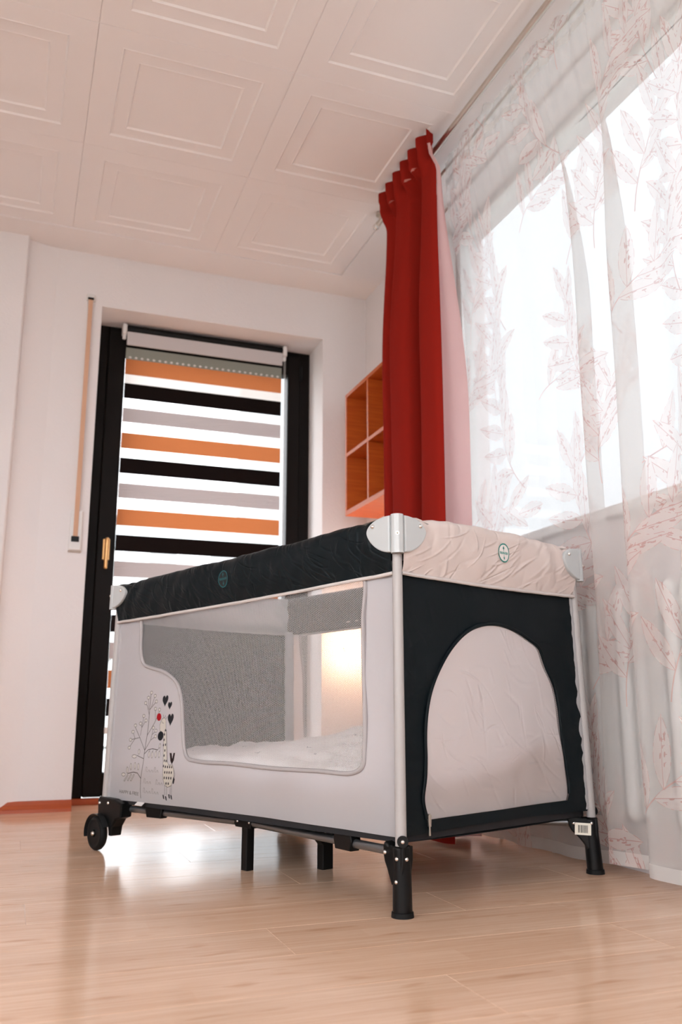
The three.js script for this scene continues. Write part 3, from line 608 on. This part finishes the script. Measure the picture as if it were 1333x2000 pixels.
    scrawl(575, 1390, 5); scrawl(560, 1555, 3); scrawl(745, 1560, 3); scrawl(560, 1690, 6);
    words(225, 1735, 'HAPPY & FREE', 22, '#5d5956', 'sans-serif');
  });

  // ---- fabrics
  const greyCloth = cloth([1, 1, 1], 0.56, { map: printTex, bumpMap: scaled(creaseBump, 2, 1.2), bumpScale: 0.0012 });
  const greyPlain = cloth([0.70, 0.685, 0.70], 0.5), archCloth = cloth([0.86, 0.82, 0.825], 0.6, { bumpMap: scaled(creaseBump, 1.6, 1.4), bumpScale: 0.006 });
  const beigeRail = P({ color: lin(0.64, 0.55, 0.515), roughness: 0.8, specularIntensity: 0.3, bumpMap: scaled(railCrease, 2.4, 1.7), bumpScale: 0.0075, side: THREE.DoubleSide });
  const bindM = cloth([0.42, 0.39, 0.39], 0), pipeM = cloth([0.62, 0.57, 0.55], 0);
  const netTex = canvasTex(64, 64, (g) => {
    g.fillStyle = '#fff'; g.fillRect(0, 0, 64, 64); g.fillStyle = '#000';
    for (const [x, y] of [[16, 16], [48, 48], [48 - 64, 48], [48, 48 - 64], [16 + 64, 16], [16, 16 + 64]]) { g.beginPath(); g.ellipse(x, y, 19.5, 19.5, 0, 0, 7); g.fill(); }
    for (const [x, y] of [[48, 16], [16, 48]]) { g.beginPath(); g.ellipse(x, y, 0.1, 0.1, 0, 0, 7); g.fill(); }
  }, false);
  const netM = P({ color: lin(0.66, 0.66, 0.665), roughness: 1, transmission: 0.45, thickness: 0, specularIntensity: 0.1, alphaMap: netTex, transparent: true, side: THREE.DoubleSide });
  const sheet = (s, outline, off) => { const g = panel(s, outline, [], off, () => 0), p = g.attributes.position, uv = []; const k = 1 / 0.0052; for (let i = 0; i < p.count; i++) { const dx = (p.getX(i) - s.a.x) * s.d.x + (p.getZ(i) - s.a.z) * s.d.z; uv.push(dx * k, p.getY(i) * k); } g.setAttribute('uv', new THREE.Float32BufferAttribute(uv, 2)); return g; };

  // ---- near long side
  const nearWin = smooth([[0.105, 0.712], [0.103, 0.60], [0.101, 0.50], [0.098, 0.392], [0.100, 0.318], [0.106, 0.287], [0.135, 0.272], [0.25, 0.270], [0.40, 0.268], [0.57, 0.271], [0.72, 0.271], [0.762, 0.278], [0.778, 0.305], [0.79, 0.37], [0.80, 0.425], [0.828, 0.474], [0.892, 0.506], [0.965, 0.521], [1.005, 0.533], [1.024, 0.565], [1.032, 0.64], [1.034, 0.70], [0.9, 0.712], [0.6, 0.712], [0.3, 0.712]]).map(([x, y]) => [x, Math.min(y, railBot(sides.near, x) + 0.018)]);
  part('side_panel', panel(sides.near, edge(sides.near, 0.03), [nearWin], 0, puff(sides.near, 0.006, 5)), greyCloth, cot, 'grey fabric side panel printed with a giraffe and a tree');
  part('mesh_window', sheet(sides.near, nearWin, -0.001), netM, cot);
  part('window_binding', binding(sides.near, nearWin, 0.003, 0.0052), bindM, cot);
  // ---- far long side
  const farWin = smooth([[0.06, 0.71], [0.06, 0.45], [0.075, 0.30], [0.11, 0.27], [0.6, 0.265], [1.02, 0.265], [1.06, 0.28], [1.072, 0.34], [1.075, 0.5], [1.075, 0.70], [0.6, 0.71]]).map(([x, y]) => [x, Math.min(y, railBot(sides.far, x) + 0.018)]);
  part('side_panel', panel(sides.far, edge(sides.far, 0.03), [farWin], 0, puff(sides.far, 0.005, 5)), greyPlain, cot);
  part('mesh_window', sheet(sides.far, farWin, -0.001), netM, cot);
  part('window_binding', binding(sides.far, farWin, -0.003, 0.0045), bindM, cot);
  // ---- front end with zipped arch
  const arch = (() => { const p = smooth([[0.08, 0.179], [0.081, 0.285], [0.083, 0.37], [0.099, 0.435], [0.132, 0.491], [0.186, 0.548], [0.251, 0.587], [0.333, 0.603], [0.416, 0.592], [0.472, 0.572], [0.512, 0.552], [0.535, 0.510], [0.571, 0.457], [0.584, 0.336], [0.593, 0.261], [0.590, 0.184]], 5); return p.slice(0, 15 * 5 + 1); })();
  part('end_panel', panel(sides.front, edge(sides.front, 0.03), [arch], 0, (x, y) => puff(sides.front, 0.006, 5)(x, y) + 0.0035 * Math.sin(y * 95 + 6 * noise(x * 6, y * 4, 5)) * (0.6 + noise(x * 2, y * 6, 1)) * Math.exp(-x * 14) * sstep(0, 0.02, x)), M.navy, cot, 'black end panel with a zipped arch');
  part('arch_flap', panel(sides.front, arch, [], -0.002, (x, y) => 0.006 * noise(x * 6, y * 6, 9) + 0.004 * noise(x * 14, y * 11, 2)), archCloth, cot, 'pale grey zipped arch flap');
  part('zip_piping', tube(arch.filter((_, i) => i % 2 === 0).map(([x, y]) => at(sides.front, x - 0.004 * Math.sign(0.33 - x), y + 0.003, 0.003)), 0.0045, 200, 8), M.navy, cot);
  const zipAt = at(sides.front, 0.0785, 0.178, 0.008);
  part('zip_pull', merge(plate([[-0.0035, -0.012], [0.0035, -0.012], [0.0045, 0.010], [0.002, 0.014], [-0.002, 0.014], [-0.0045, 0.010]], 0.003, 0.0008, zipAt, uDir), plate([[-0.0028, -0.030], [0.0028, -0.030], [0.002, -0.012], [-0.002, -0.012]], 0.0016, 0.0005, zipAt, uDir)), M.steel, cot);
  // ---- far end
  part('end_panel', panel(sides.end, edge(sides.end, 0.03), [], 0, puff(sides.end, 0.006, 5)), M.navy, cot);

  // ---- padded rails
  const railSurf = (s, u, th, fold) => {     // th 0..1 round the section, starting at the outer lower edge
    const x = lerp(0.001, s.len - 0.001, u), yb = railBot(s, x) - 0.004 * Math.sin(u * Math.PI) , yt = railTop(s, x) + (s === sides.front ? 0.009 : -0.004) * Math.sin(u * Math.PI), h = yt - yb;
    const T = 0.023; let o, y;
    if (th < 0.42) { const k = th / 0.42; y = yb + k * (h - T); o = 0.010 + (T - 0.006) * Math.sin(Math.min(1, k * 1.25) * Math.PI / 2); }
    else if (th < 0.62) { const a = (th - 0.42) / 0.2 * Math.PI; y = yt - T + T * Math.sin(a); o = 0.004 + T * Math.cos(a); }
    else { const k = (th - 0.62) / 0.38; y = yt - T - k * (h - T); o = -T + 0.004 + 0.010 * k; }
    const e = Math.min(x, s.len - x);
    const wr = fold * (0.0062 * noise(x * 9, y * 14, 3) + 0.0028 * noise(x * 34 + y * 20, y * 12, 6) + 0.0022 * Math.sin(x * 90 + y * 60 + 5 * noise(x * 8, y * 8)) * sstep(0.3, 0.03, e));
    return at(s, x, y + wr * 0.4, o + wr);
  };
  const navyRail = M.navy.clone(); navyRail.bumpMap = scaled(railCrease, 2.6, 2.6); navyRail.bumpScale = 0.006;
  const railM = { near: navyRail, far: navyRail, front: beigeRail, end: greyPlain };
  for (const [k, s] of Object.entries(sides)) {
    const r = part('padded_rail', grid(40, Math.round(s.len * 110), (th, u) => { const p = railSurf(s, u, th, 1); p.st = [th * 0.4, u * s.len]; return p; }), railM[k], cot, k === 'front' ? 'beige padded end rail' : undefined);
    const pts = []; for (let i = 0; i <= 30; i++) { const p = railSurf(s, i / 30, 0.0, 0.3); p.y -= 0.0005; p.x += s.out.x * 0.001; p.z += s.out.z * 0.001; pts.push(p); }
    part('rail_piping', tube(pts, 0.0042, 90, 8), pipeM, r);
  }
  // round printed badges
  const badge = (ink, dark) => canvasTex(256, 256, (g) => {
    g.clearRect(0, 0, 256, 256); g.fillStyle = dark ? '#0b0d10' : '#dcd6d3'; g.beginPath(); g.arc(128, 128, 118, 0, 7); g.fill();
    g.strokeStyle = ink; g.lineWidth = 15; g.beginPath(); g.arc(128, 128, 112, 0, 7); g.stroke();
    g.fillStyle = ink; g.strokeStyle = ink; g.lineWidth = 11;
    for (const q of [1, -1]) { g.beginPath(); g.moveTo(128, 128 + q * 28); g.lineTo(128, 128 + q * 62); g.stroke(); g.beginPath(); g.moveTo(128, 128 + q * 92); g.lineTo(108, 128 + q * 54); g.lineTo(148, 128 + q * 54); g.fill(); }
    g.lineWidth = 6; for (let i = 0; i < 9; i++) { const x = 42 + i * 20; g.beginPath(); g.moveTo(x, 142); g.lineTo(x, 114); g.lineTo(x + 11, 114 + (i % 3) * 7); g.lineTo(x + 11, 142); if (i % 2) g.lineTo(x, 128); g.stroke(); }
  });
  for (const [s, x, y, r, m] of [[sides.front, 0.360, 0.774, 0.0215, P({ map: badge('#15796f', false), transparent: true, roughness: 0.8 })], [sides.near, 0.604, 0.747, 0.0225, P({ map: badge('#0d5a60', true), transparent: true, roughness: 0.7 })]]) {
    const yb = railBot(s, x), yt = railTop(s, x);
    m.side = THREE.DoubleSide;
    part('printed_badge', grid(14, 14, (u, v) => {
      const cx = (u * 2 - 1), cy = (v * 2 - 1), kx = cx * Math.sqrt(1 - cy * cy / 2), ky = cy * Math.sqrt(1 - cx * cx / 2);
      const xx = x + kx * r, yy = y + ky * r, th = 0.42 * Math.min(1, Math.max(0, (yy - yb) / (yt - yb - 0.023)));
      const p = railSurf(s, (xx - 0.001) / (s.len - 0.002), th, 1); p.x += s.out.x * 0.0016; p.z += s.out.z * 0.0016; const sg = s === sides.near ? -1 : 1; p.st = [0.5 + sg * kx * 0.47, 0.5 + ky * 0.47]; return p;
    }), m, cot);
  }

  // ---- corner posts, fabric sleeves, plastic corner caps
  for (const [k, c, sA, sB] of [['N', cN, sides.near, sides.front], ['R', cR, sides.far, sides.front], ['L', cL, sides.near, sides.end], ['F', cF, sides.far, sides.end]]) {
    const [rb, rt, bt] = heights[k], out = sA.out.clone().add(sB.out).normalize();
    const p = k === 'N' ? c.clone().addScaledVector(out, 0.007) : c.clone().addScaledVector(k === 'L' ? sB.out : sA.out, 0.013);
    const post = part('corner_post', merge(rod(V(p.x, bt - 0.02, p.z), V(p.x, rt - 0.03, p.z), 0.0118, 0.0112, 24)), M.pole, cot);
    if (k !== 'N') {
      const show = k === 'R' ? sA : sB, hide = k === 'R' ? sB : sA, inn = c.clone().addScaledVector(show.out, k === 'F' ? -0.02 : 0.002).addScaledVector(hide.out, -0.013);
      part('fabric_sleeve', grid(22, 60, (u, v) => { const a = u * Math.PI * 2, y = lerp(bt + 0.004, rb + 0.01, v), w = 0.0160 + 0.0012 * noise(u * 4, v * 22, 2) + 0.0007 * Math.sin(v * 90 + 8 * noise(u * 3, v * 9)); return V(inn.x + Math.cos(a) * w, y, inn.z + Math.sin(a) * w); }), greyPlain, post);
    }
    // cap: two half-oval wings on the faces and a rounded ridge over the post
    const wing = (s, sign) => {
      const dir = s.d.clone().multiplyScalar(sign), hw = 0.065, H = rt - rb - 0.047, o = [];
      o.push([-0.006, 0]);
      for (let i = 0; i <= 24; i++) { const a = i / 24 * Math.PI / 2; o.push([hw * Math.pow(Math.sin(a), 1.25), H * 0.62 * (1 - Math.pow(Math.cos(a), 1.25))]); }
      for (let i = 1; i <= 16; i++) { const a = i / 16 * Math.PI / 2; o.push([hw * Math.cos(a) * 0.995, H * 0.62 + H * 0.38 * Math.sin(a)]); }
      o.push([-0.006, H]);
      const base = c.clone().addScaledVector(s.out, 0.027); base.y = rb + 0.043;
      let g = plate(o, 0.006, 0.0028, base, dir);
      return g;
    };
    const sg = { N: [1, 1], R: [1, -1], L: [-1, 1], F: [-1, -1] }[k];
    const ridge = c.clone().addScaledVector(sA.out, 0.021).addScaledVector(sB.out, 0.021);
    const yb = rb + 0.040, yt = rt - 0.002;
    const rg = grid(24, 18, (u, v) => { const a = u * Math.PI * 2, y = lerp(yb, yt, Math.min(1, v * 1.12)); const q = Math.max(0, (v - 0.72) / 0.28), r = 0.0145 * (v > 0.893 ? (1 - (v - 0.893) / 0.107) : 1); return V(ridge.x - out.x * 0.004 + Math.cos(a) * r, y, ridge.z - out.z * 0.004 + Math.sin(a) * r); }, true);
    const lid = grid(12, 12, (u, v) => { // soft top joining the two wings
      const q = V(c.x, rt - 0.008, c.z).addScaledVector(sA.d, sg[0] * lerp(-0.0, 0.084, u)).addScaledVector(sB.d, sg[1] * lerp(0, 0.084, v)); const e = Math.min(u, v); if (u > 0.35 && v > 0.35) { q.addScaledVector(sA.d, -sg[0] * 0.05 * Math.min(1, (Math.min(u, v) - 0.35) * 2)).addScaledVector(sB.d, -sg[1] * 0.05 * Math.min(1, (Math.min(u, v) - 0.35) * 2)); } q.addScaledVector(sA.out, 0.024 * (1 - v)).addScaledVector(sB.out, 0.024 * (1 - u)); q.y += 0.003 - 0.012 * (u * u + v * v) / 2 - 0.01 * e; return q;
    });
    const cap = part('corner_cap', merge(wing(sA, sg[0]), wing(sB, sg[1]), toCreasedNormals(rg, 0.9)), M.greyPlastic, cot);
    part('cap_lid', lid, P({ color: lin(0.50, 0.525, 0.53), roughness: 0.38, side: THREE.DoubleSide }), cap);
    const riv = [];
    for (const [s, q] of [[sA, sg[0]], [sB, sg[1]]]) { const v = c.clone().addScaledVector(s.out, 0.0335).addScaledVector(s.d, q * 0.043); v.y = rt - 0.023; riv.push(ball(v, 0.0052)); }
    part('rivet', merge(riv), M.chrome, cap);
    const sc = ridge.clone().addScaledVector(out, 0.0095); sc.y = rb + 0.082;
    part('cap_screw', merge(rod(sc, sc.clone().addScaledVector(out, 0.002), 0.0042), ball(sc.clone().addScaledVector(out, 0.002), 0.0022)), M.steel, cap);
  }

  // ---- base board and rails underneath
  part('base_board', (() => { const lo = [], q = (a, b, y) => { const p = bil(a, b); p.y = y; return p; }; const top = grid(8, 12, (u, v) => q(lerp(0.015, 0.985, u), lerp(0.01, 0.99, v), 0.165 - 0.006 * v)), bot = grid(8, 12, (u, v) => q(lerp(0.99, 0.01, u), lerp(0.005, 0.995, v), 0.139 - 0.005 * v - 0.004 * Math.sin(u * Math.PI) * 1)); const rim = [];
    const ringPts = []; for (let i = 0; i <= 12; i++) ringPts.push([i / 12, 0]); for (let i = 1; i <= 12; i++) ringPts.push([1, i / 12]); for (let i = 1; i <= 12; i++) ringPts.push([1 - i / 12, 1]); for (let i = 1; i <= 12; i++) ringPts.push([0, 1 - i / 12]);
    const side = grid(ringPts.length - 1, 1, (u, v) => { const [a, b] = ringPts[Math.round(u * (ringPts.length - 1))]; return q(lerp(0.012, 0.988, a), lerp(0.008, 0.992, b), v ? 0.139 - 0.005 * b : 0.165 - 0.006 * b); });
    return merge(top, bot, side); })(), S({ color: lin(0.010, 0.010, 0.012), roughness: 0.85, side: THREE.DoubleSide }), cot);
  const hinge1 = V(0.605, 0.118, -2.336), hub = V(0.80, 0.118, -2.30), hinge2 = V(1.075, 0.118, -2.43), hf = V(1.06, 0.125, -1.965);
  const inn = (c, ax, aw) => c.clone().addScaledVector(uDir, ax).addScaledVector(wDir, aw);
  const rails = [[inn(cN, 0.005, 0.03), 0.122, hinge1, 0.117], [hinge1, 0.117, inn(cL, 0.01, -0.04), 0.122], [cR.clone().lerp(hub, 0.05), 0.125, hub, 0.118], [inn(cR, -0.02, 0.05), 0.122, hinge2, 0.117], [hinge2, 0.117, inn(cF, -0.01, -0.04), 0.122], [hinge1, 0.117, hub, 0.115], [hub, 0.115, hinge2, 0.117]];
  for (const [a, ya, b, yb] of rails) part('base_rail', rod(V(a.x, ya, a.z), V(b.x, yb, b.z), 0.0095), M.railTube, cot);
  for (const [c, ang] of [[hinge1, 0], [hinge2, 0]]) {
    const d = wDir;
    const h = part('centre_leg', merge(plate([[-0.0115, -0.118], [0.0115, -0.118], [0.0115, 0.012], [-0.0115, 0.012]], 0.020, 0.003, c, d)), M.black, cot);
    part('hinge_block', plate([[-0.030, -0.013], [0.034, -0.013], [0.042, -0.004], [0.042, 0.008], [0.034, 0.016], [-0.030, 0.016]], 0.026, 0.003, c, d), M.black, h);
    for (const x of [-0.022, 0.026]) { const q = c.clone().addScaledVector(d, x).addScaledVector(sides.near.out, c === hinge1 ? 0.0135 : -0.0135); q.y += 0.002; part('rivet', ball(q, 0.0045), M.chrome, h); }
  }
  { // forked leg under the middle of the base
    const d = V(Math.cos(0.35), 0, -Math.sin(0.35)), c = V(0.80, 0, -2.285);
    const sh = [[-0.017, 0], [0.017, 0], [0.017, 0.062], [0.026, 0.072], [0.026, 0.105], [0.010, 0.105], [0.010, 0.082], [-0.010, 0.082], [-0.010, 0.105], [-0.026, 0.105], [-0.026, 0.072], [-0.017, 0.062]];
    part('hub_leg', merge(plate(sh, 0.022, 0.002, c, d), box(c.x - 0.03, c.x + 0.03, 0.10, 0.128, c.z - 0.02, c.z + 0.02, 0.005)), M.black, cot);
  }
  for (const [a, b, t] of [[cN, hinge1, 0.30], [hinge1, cL, 0.62]]) { const p = a.clone().lerp(b, t); const d = b.clone().sub(a).setY(0).normalize(); p.y = 0.119; part('rail_clip', plate([[-0.028, -0.014], [0.028, -0.014], [0.034, 0.006], [0.03, 0.022], [-0.03, 0.022], [-0.034, 0.006]], 0.022, 0.003, p, d), M.black, cot); }

  // ---- feet at the front end
  const toHub = V(hub.x - cR.x, 0, hub.z - cR.z).normalize();
  for (const [k, c, dir] of [['N', cN, wDir], ['R', cR, toHub]]) {
    const p = c.clone().addScaledVector(dir, -0.002), faceR = V(-dir.z, 0, dir.x); if (faceR.z < 0) faceR.negate();
    const leg0 = new THREE.LatheGeometry([[0, 0.004], [0.0205, 0.004], [0.0200, 0.012], [0.0196, 0.05], [0.0188, 0.10], [0.0192, 0.130], [0.018, 0.136], [0, 0.136]].map(([q, y]) => new THREE.Vector2(q, y)), 28); leg0.scale(1, 1, 1); leg0.translate(p.x, 0, p.z);
    const W = k === 'N' ? 0.5 : 1, o = [[-0.010, 0.060], [0.016, 0.060], [0.021, 0.072], [0.021 + 0.014 * W, 0.090], [0.021 + 0.028 * W, 0.104], [0.021 + 0.034 * W, 0.118], [0.021 + 0.035 * W, 0.134], [0.021 + 0.027 * W, 0.142], [0.021 + 0.012 * W, 0.140], [0.022, 0.136], [-0.018, 0.136], [-0.018, 0.11]];
    const footGeo = merge(leg0, plate(o, 0.024, 0.004, p, dir));
    if (k === 'R') { const q = footGeo.attributes.position; for (let i = 0; i < q.count; i++) { const f = 0.014 * (1 - Math.min(1, q.getY(i) / 0.136)); q.setXYZ(i, q.getX(i) + uDir.x * f, q.getY(i), q.getZ(i) + uDir.z * f); } }
    const leg = part('foot', footGeo, M.black, cot);
    const fl = new THREE.CylinderGeometry(0.0222, 0.0232, 0.010, 28); fl.translate(p.x + (k === 'R' ? uDir.x * 0.0135 : 0), 0.005, p.z + (k === 'R' ? uDir.z * 0.0135 : 0));
    part('foot_pad', fl, M.rubber, leg);
    const faces = k === 'N' ? [[sides.near.out, 0.018, [[-0.002, 0.112], [0.030, 0.122], [0.0, 0.068]]], [dir.clone().negate(), 0.0185, [[0.006, 0.112]]]] : [[faceR, 0.0175, [[0.042, 0.124], [-0.002, 0.124]]]];
    for (const [n, off, list] of faces) for (const [x, y] of list) { const tan = n === dir || Math.abs(n.dot(dir)) > 0.9 ? sides.near.out : dir; const q = p.clone().addScaledVector(n, off - 0.001).addScaledVector(tan, x); q.y = y; part('rivet', ball(q, 0.0045), M.chrome, leg); }
    if (k === 'N') { // round hinge disc at the foot of the post
      const n = sides.near.out.clone().add(sides.front.out).normalize(), q = c.clone().addScaledVector(n, 0.012).addScaledVector(uDir, 0.004); q.y = 0.146;
      const h = part('hinge_disc', merge(rod(q, q.clone().addScaledVector(n, 0.015), 0.0115, 0.0115, 28)), M.black, leg);
      part('hinge_rivet', ball(q.clone().addScaledVector(n, 0.015), 0.0045), M.chrome, h);
    } else {
      const q = c.clone().addScaledVector(uDir, 0.016); q.y = 0.150;
      part('hinge_disc', merge(rod(q, q.clone().addScaledVector(uDir, 0.010), 0.0115, 0.0115, 28)), M.black, leg);
      const tagTex = canvasTex(256, 192, (g) => { g.fillStyle = '#e9e4d6'; g.fillRect(0, 0, 256, 192); g.fillStyle = '#24231f'; let x = 52, s = 5; while (x < 204) { s = (s * 1103515245 + 12345) & 0x7fffffff; const w = 3 + (s >> 8) % 3 * 3; g.fillRect(x, 36, w, 122); x += w + 3 + ((s >> 14) % 3) * 2; } });
      const tm = S({ map: tagTex, roughness: 0.6 }), tg = new THREE.BoxGeometry(0.040, 0.029, 0.0012);
      const m4 = new THREE.Matrix4().makeBasis(dir.clone().negate(), V(0, 1, 0), faceR); const tp = p.clone().addScaledVector(faceR, 0.0187).addScaledVector(dir, 0.020); tp.y = 0.110; m4.setPosition(tp); tg.rotateZ(-0.05); tg.applyMatrix4(m4);
      part('barcode_sticker', tg, tm, leg, 'small white sticker with a printed barcode');
    }
  }
  // ---- castor wheels at the far end
  for (const [c, side] of [[cL, -1], [cF, 1]]) {
    const axis = uDir.clone().multiplyScalar(side), w0 = c.clone().addScaledVector(axis, 0.022).addScaledVector(wDir, 0.012), back = wDir.clone().negate();
    const br = part('castor_bracket', merge(plate([[-0.026, 0.100], [0.006, 0.098], [0.034, 0.070], [0.04, 0.045], [0.05, 0.045], [0.056, 0.07], [0.075, 0.092], [0.10, 0.100], [0.104, 0.138], [0.06, 0.148], [-0.02, 0.150], [-0.03, 0.14]], 0.030, 0.004, c.clone().addScaledVector(axis, -0.002), back)), M.black, cot);
    const wheel = new THREE.LatheGeometry([[0.010, -0.010], [0.030, -0.0075], [0.036, -0.011], [0.043, -0.011], [0.047, -0.006], [0.048, 0], [0.047, 0.006], [0.043, 0.011], [0.036, 0.011], [0.030, 0.0075], [0.010, 0.010]].map(([a, b]) => new THREE.Vector2(a, b)), 44);
    wheel.applyQuaternion(new THREE.Quaternion().setFromUnitVectors(V(0, 1, 0), axis)); wheel.translate(w0.x, 0.048, w0.z);
    const wh = part('wheel', wheel, M.rubber, br);
    part('axle', merge(rod(V(w0.x, 0.048, w0.z).addScaledVector(axis, -0.02), V(w0.x, 0.048, w0.z).addScaledVector(axis, 0.013), 0.0062), ball(V(w0.x, 0.048, w0.z).addScaledVector(axis, 0.013), 0.0066)), M.steel, wh);
    // fender arc over the wheel
    part('fender', grid(26, 6, (u, v) => { const a = lerp(-0.25, 2.75, u), r = 0.055; return V(w0.x, 0.048, w0.z).addScaledVector(back, r * Math.cos(Math.PI - a) * 1).addScaledVector(axis, lerp(-0.014, 0.013, v)).add(V(0, r * Math.sin(a), 0)); }), P({ color: lin(0.010, 0.011, 0.012), roughness: 0.42, side: THREE.DoubleSide }), br);
    const riv = []; for (const [x, y] of [[-0.016, 0.132], [0.032, 0.135]]) { const q = c.clone().addScaledVector(axis, 0.016).addScaledVector(back, x); q.y = y; riv.push(ball(q, 0.0048)); }
    part('rivet', merge(riv), M.chrome, br);
  }
  { // care label hanging from the lower hem
    const p = at(sides.near, 0.978, 0.143, 0.006), g = new THREE.BoxGeometry(0.036, 0.013, 0.0008); g.rotateX(-0.9); g.applyMatrix4(new THREE.Matrix4().makeBasis(wDir.clone().negate(), V(0, 1, 0), sides.near.out).setPosition(p));
    part('care_label', g, M.whitePlastic, cot);
  }
}

taper = null;
// ---------------------------------------------------------------- bedding in the cot
{
  const q = (a, b, y) => {                             // corners rounded off around the posts
    const R = 0.11, m = 0.055, da = Math.min(a, 1 - a) * 0.668, db = Math.min(b, 1 - b) * 1.16;
    if (da < R && db < R) { const x = R - da, z = R - db, l = Math.hypot(x, z), cap = (R - 0.012) * 1; const f = l > cap - 0.0 ? cap / l : 1; const na = (R - x * f) / 0.668, nb = (R - z * f) / 1.16; a = a < 0.5 ? Math.max(a, na) : Math.min(a, 1 - na); b = b < 0.5 ? Math.max(b, nb) : Math.min(b, 1 - nb); }
    const p = bil(a, b); p.y = y; return p;
  };
  const m = thing('cot_mattress', 'thin folding mattress lying under the white quilt in the travel cot', 'mattress', [0.84, 0.166, -2.383]);
  part('mattress_pad', (() => { const pts = []; const top = grid(10, 16, (u, v) => q(lerp(0.04, 0.96, u), lerp(0.025, 0.975, v), 0.196)), bot = grid(10, 16, (u, v) => q(lerp(0.96, 0.04, u), lerp(0.025, 0.975, v), 0.167)); const ringPts = []; for (let i = 0; i <= 12; i++) ringPts.push([i / 12, 0]); for (let i = 1; i <= 12; i++) ringPts.push([1, i / 12]); for (let i = 1; i <= 12; i++) ringPts.push([1 - i / 12, 1]); for (let i = 1; i <= 12; i++) ringPts.push([0, 1 - i / 12]); const side = grid(ringPts.length - 1, 1, (u, v) => { const [a, b] = ringPts[Math.round(u * (ringPts.length - 1))]; return q(lerp(0.04, 0.96, a), lerp(0.025, 0.975, b), v ? 0.167 : 0.196); }); return merge(top, bot, side); })(), S({ color: lin(0.45, 0.36, 0.28), roughness: 0.95, side: THREE.DoubleSide }), m);
  const t = thing('quilt', 'rumpled white quilt with tiny grey marks lying in the travel cot', 'quilt', [0.84, 0.2, -2.383]);
  const spots = canvasTex(1024, 1024, (g) => { g.fillStyle = '#f8f3f3'; g.fillRect(0, 0, 1024, 1024); g.strokeStyle = '#86828c'; g.lineCap = 'round'; g.lineWidth = 3; let s = 77; const r = () => { s = (s * 1103515245 + 12345) & 0x7fffffff; return s / 0x7fffffff; }; for (let j = 0; j < 6; j++) for (let i = 0; i < 6; i++) { const x = (i + 0.5 + 0.4 * (r() - 0.5) + (j % 2) * 0.5) * 170 % 1024, y = (j + 0.5 + 0.4 * (r() - 0.5)) * 170; const a = r() * 6; g.beginPath(); g.moveTo(x, y); g.lineTo(x + 14 * Math.cos(a), y + 14 * Math.sin(a)); g.lineTo(x + 18 * Math.cos(a + 0.5), y + 18 * Math.sin(a + 0.5)); g.stroke(); } });
  spots.repeat.set(1.2, 1.2);
  const h = (a, b) => {
    const e = Math.min(a, 1 - a) * 0.64, f = Math.min(b, 1 - b) * 1.1, d = Math.min(e, f);
    let y = 0.272 + 0.03 * Math.exp(-((a - 0.55) ** 2) / 0.03 - (b * b) / 0.02) + 0.060 * Math.exp(-(((a - 0.72) ** 2) / 0.10 + ((b - 0.42) ** 2) / 0.10)) + 0.03 * sstep(0.3, 0.8, a) * Math.exp(-((b - 0.35) ** 2) / 0.15);
    y += 0.016 * noise(a * 3, b * 5, 1) + 0.009 * (1 - Math.abs(noise(a * 5 + b * 3, b * 7 - a * 4, 6)) * 3) + 0.005 * noise(a * 14, b * 20, 9) + 0.007 * (1 - Math.abs(noise(a * 8, b * 4 + a * 6, 2)) * 3);
    return lerp(0.215, y, Math.pow(sstep(0, 0.03, d), 0.5));
  };
  const m2 = P({ map: spots, roughness: 0.95, sheen: 0.2, sheenRoughness: 0.6, sheenColor: lin(0.5, 0.48, 0.48), bumpMap: scaled(creaseBump, 1.5, 1.5), bumpScale: 0.004, side: THREE.DoubleSide });
  part('quilt_cover', merge(grid(70, 110, (u, v) => { const a = lerp(0.030, 0.970, u), b = lerp(0.020, 0.980, v); const p = q(a, b, h((a - 0.030) / 0.94, (b - 0.020) / 0.96)); p.st = [a * 0.65, b * 1.16]; return p; }), grid(10, 14, (u, v) => q(lerp(0.97, 0.03, u), lerp(0.02, 0.98, v), 0.199))), m2, t);
  // beige back of the quilt rolled up against the sides
  part('quilt_back', grid(240, 6, (u, v) => { const k = u * 4 % 4, i = Math.floor(k), f = k - i, [a, b] = [[f, 0], [1, f], [1 - f, 1], [0, 1 - f]][i % 4]; const L = i % 2 ? 1.1 : 0.64, s0 = f * L + i * 1.7, top = [0.292, 0.26, 0.25, 0.246][i % 4] + (i ? 0.024 : 0.055) * noise(s0 * 4.2 + 0.3, i * 3) + 0.02 * noise(s0 * 11, i); const d = 0.004 * noise(s0 * 9, v * 3) + 0.008 * Math.sin(v * 3); return q(lerp(0.022, 0.978, a) + (a < 0.5 ? d : -d) * 0.6, lerp(0.014, 0.986, b) + (b < 0.5 ? d : -d) * 0.6, lerp(0.2, Math.max(0.225, top), v)); }), S({ color: lin(0.34, 0.215, 0.14), roughness: 0.95, side: THREE.DoubleSide, bumpMap: scaled(creaseBump, 6, 1), bumpScale: 0.003 }), t, 'beige back of the quilt showing through the fabric');
}

for (const o of scene.children) o.traverse((c) => { delete c.userData.origin; delete c.userData.thingOrigin; });
renderer.render(scene, camera);
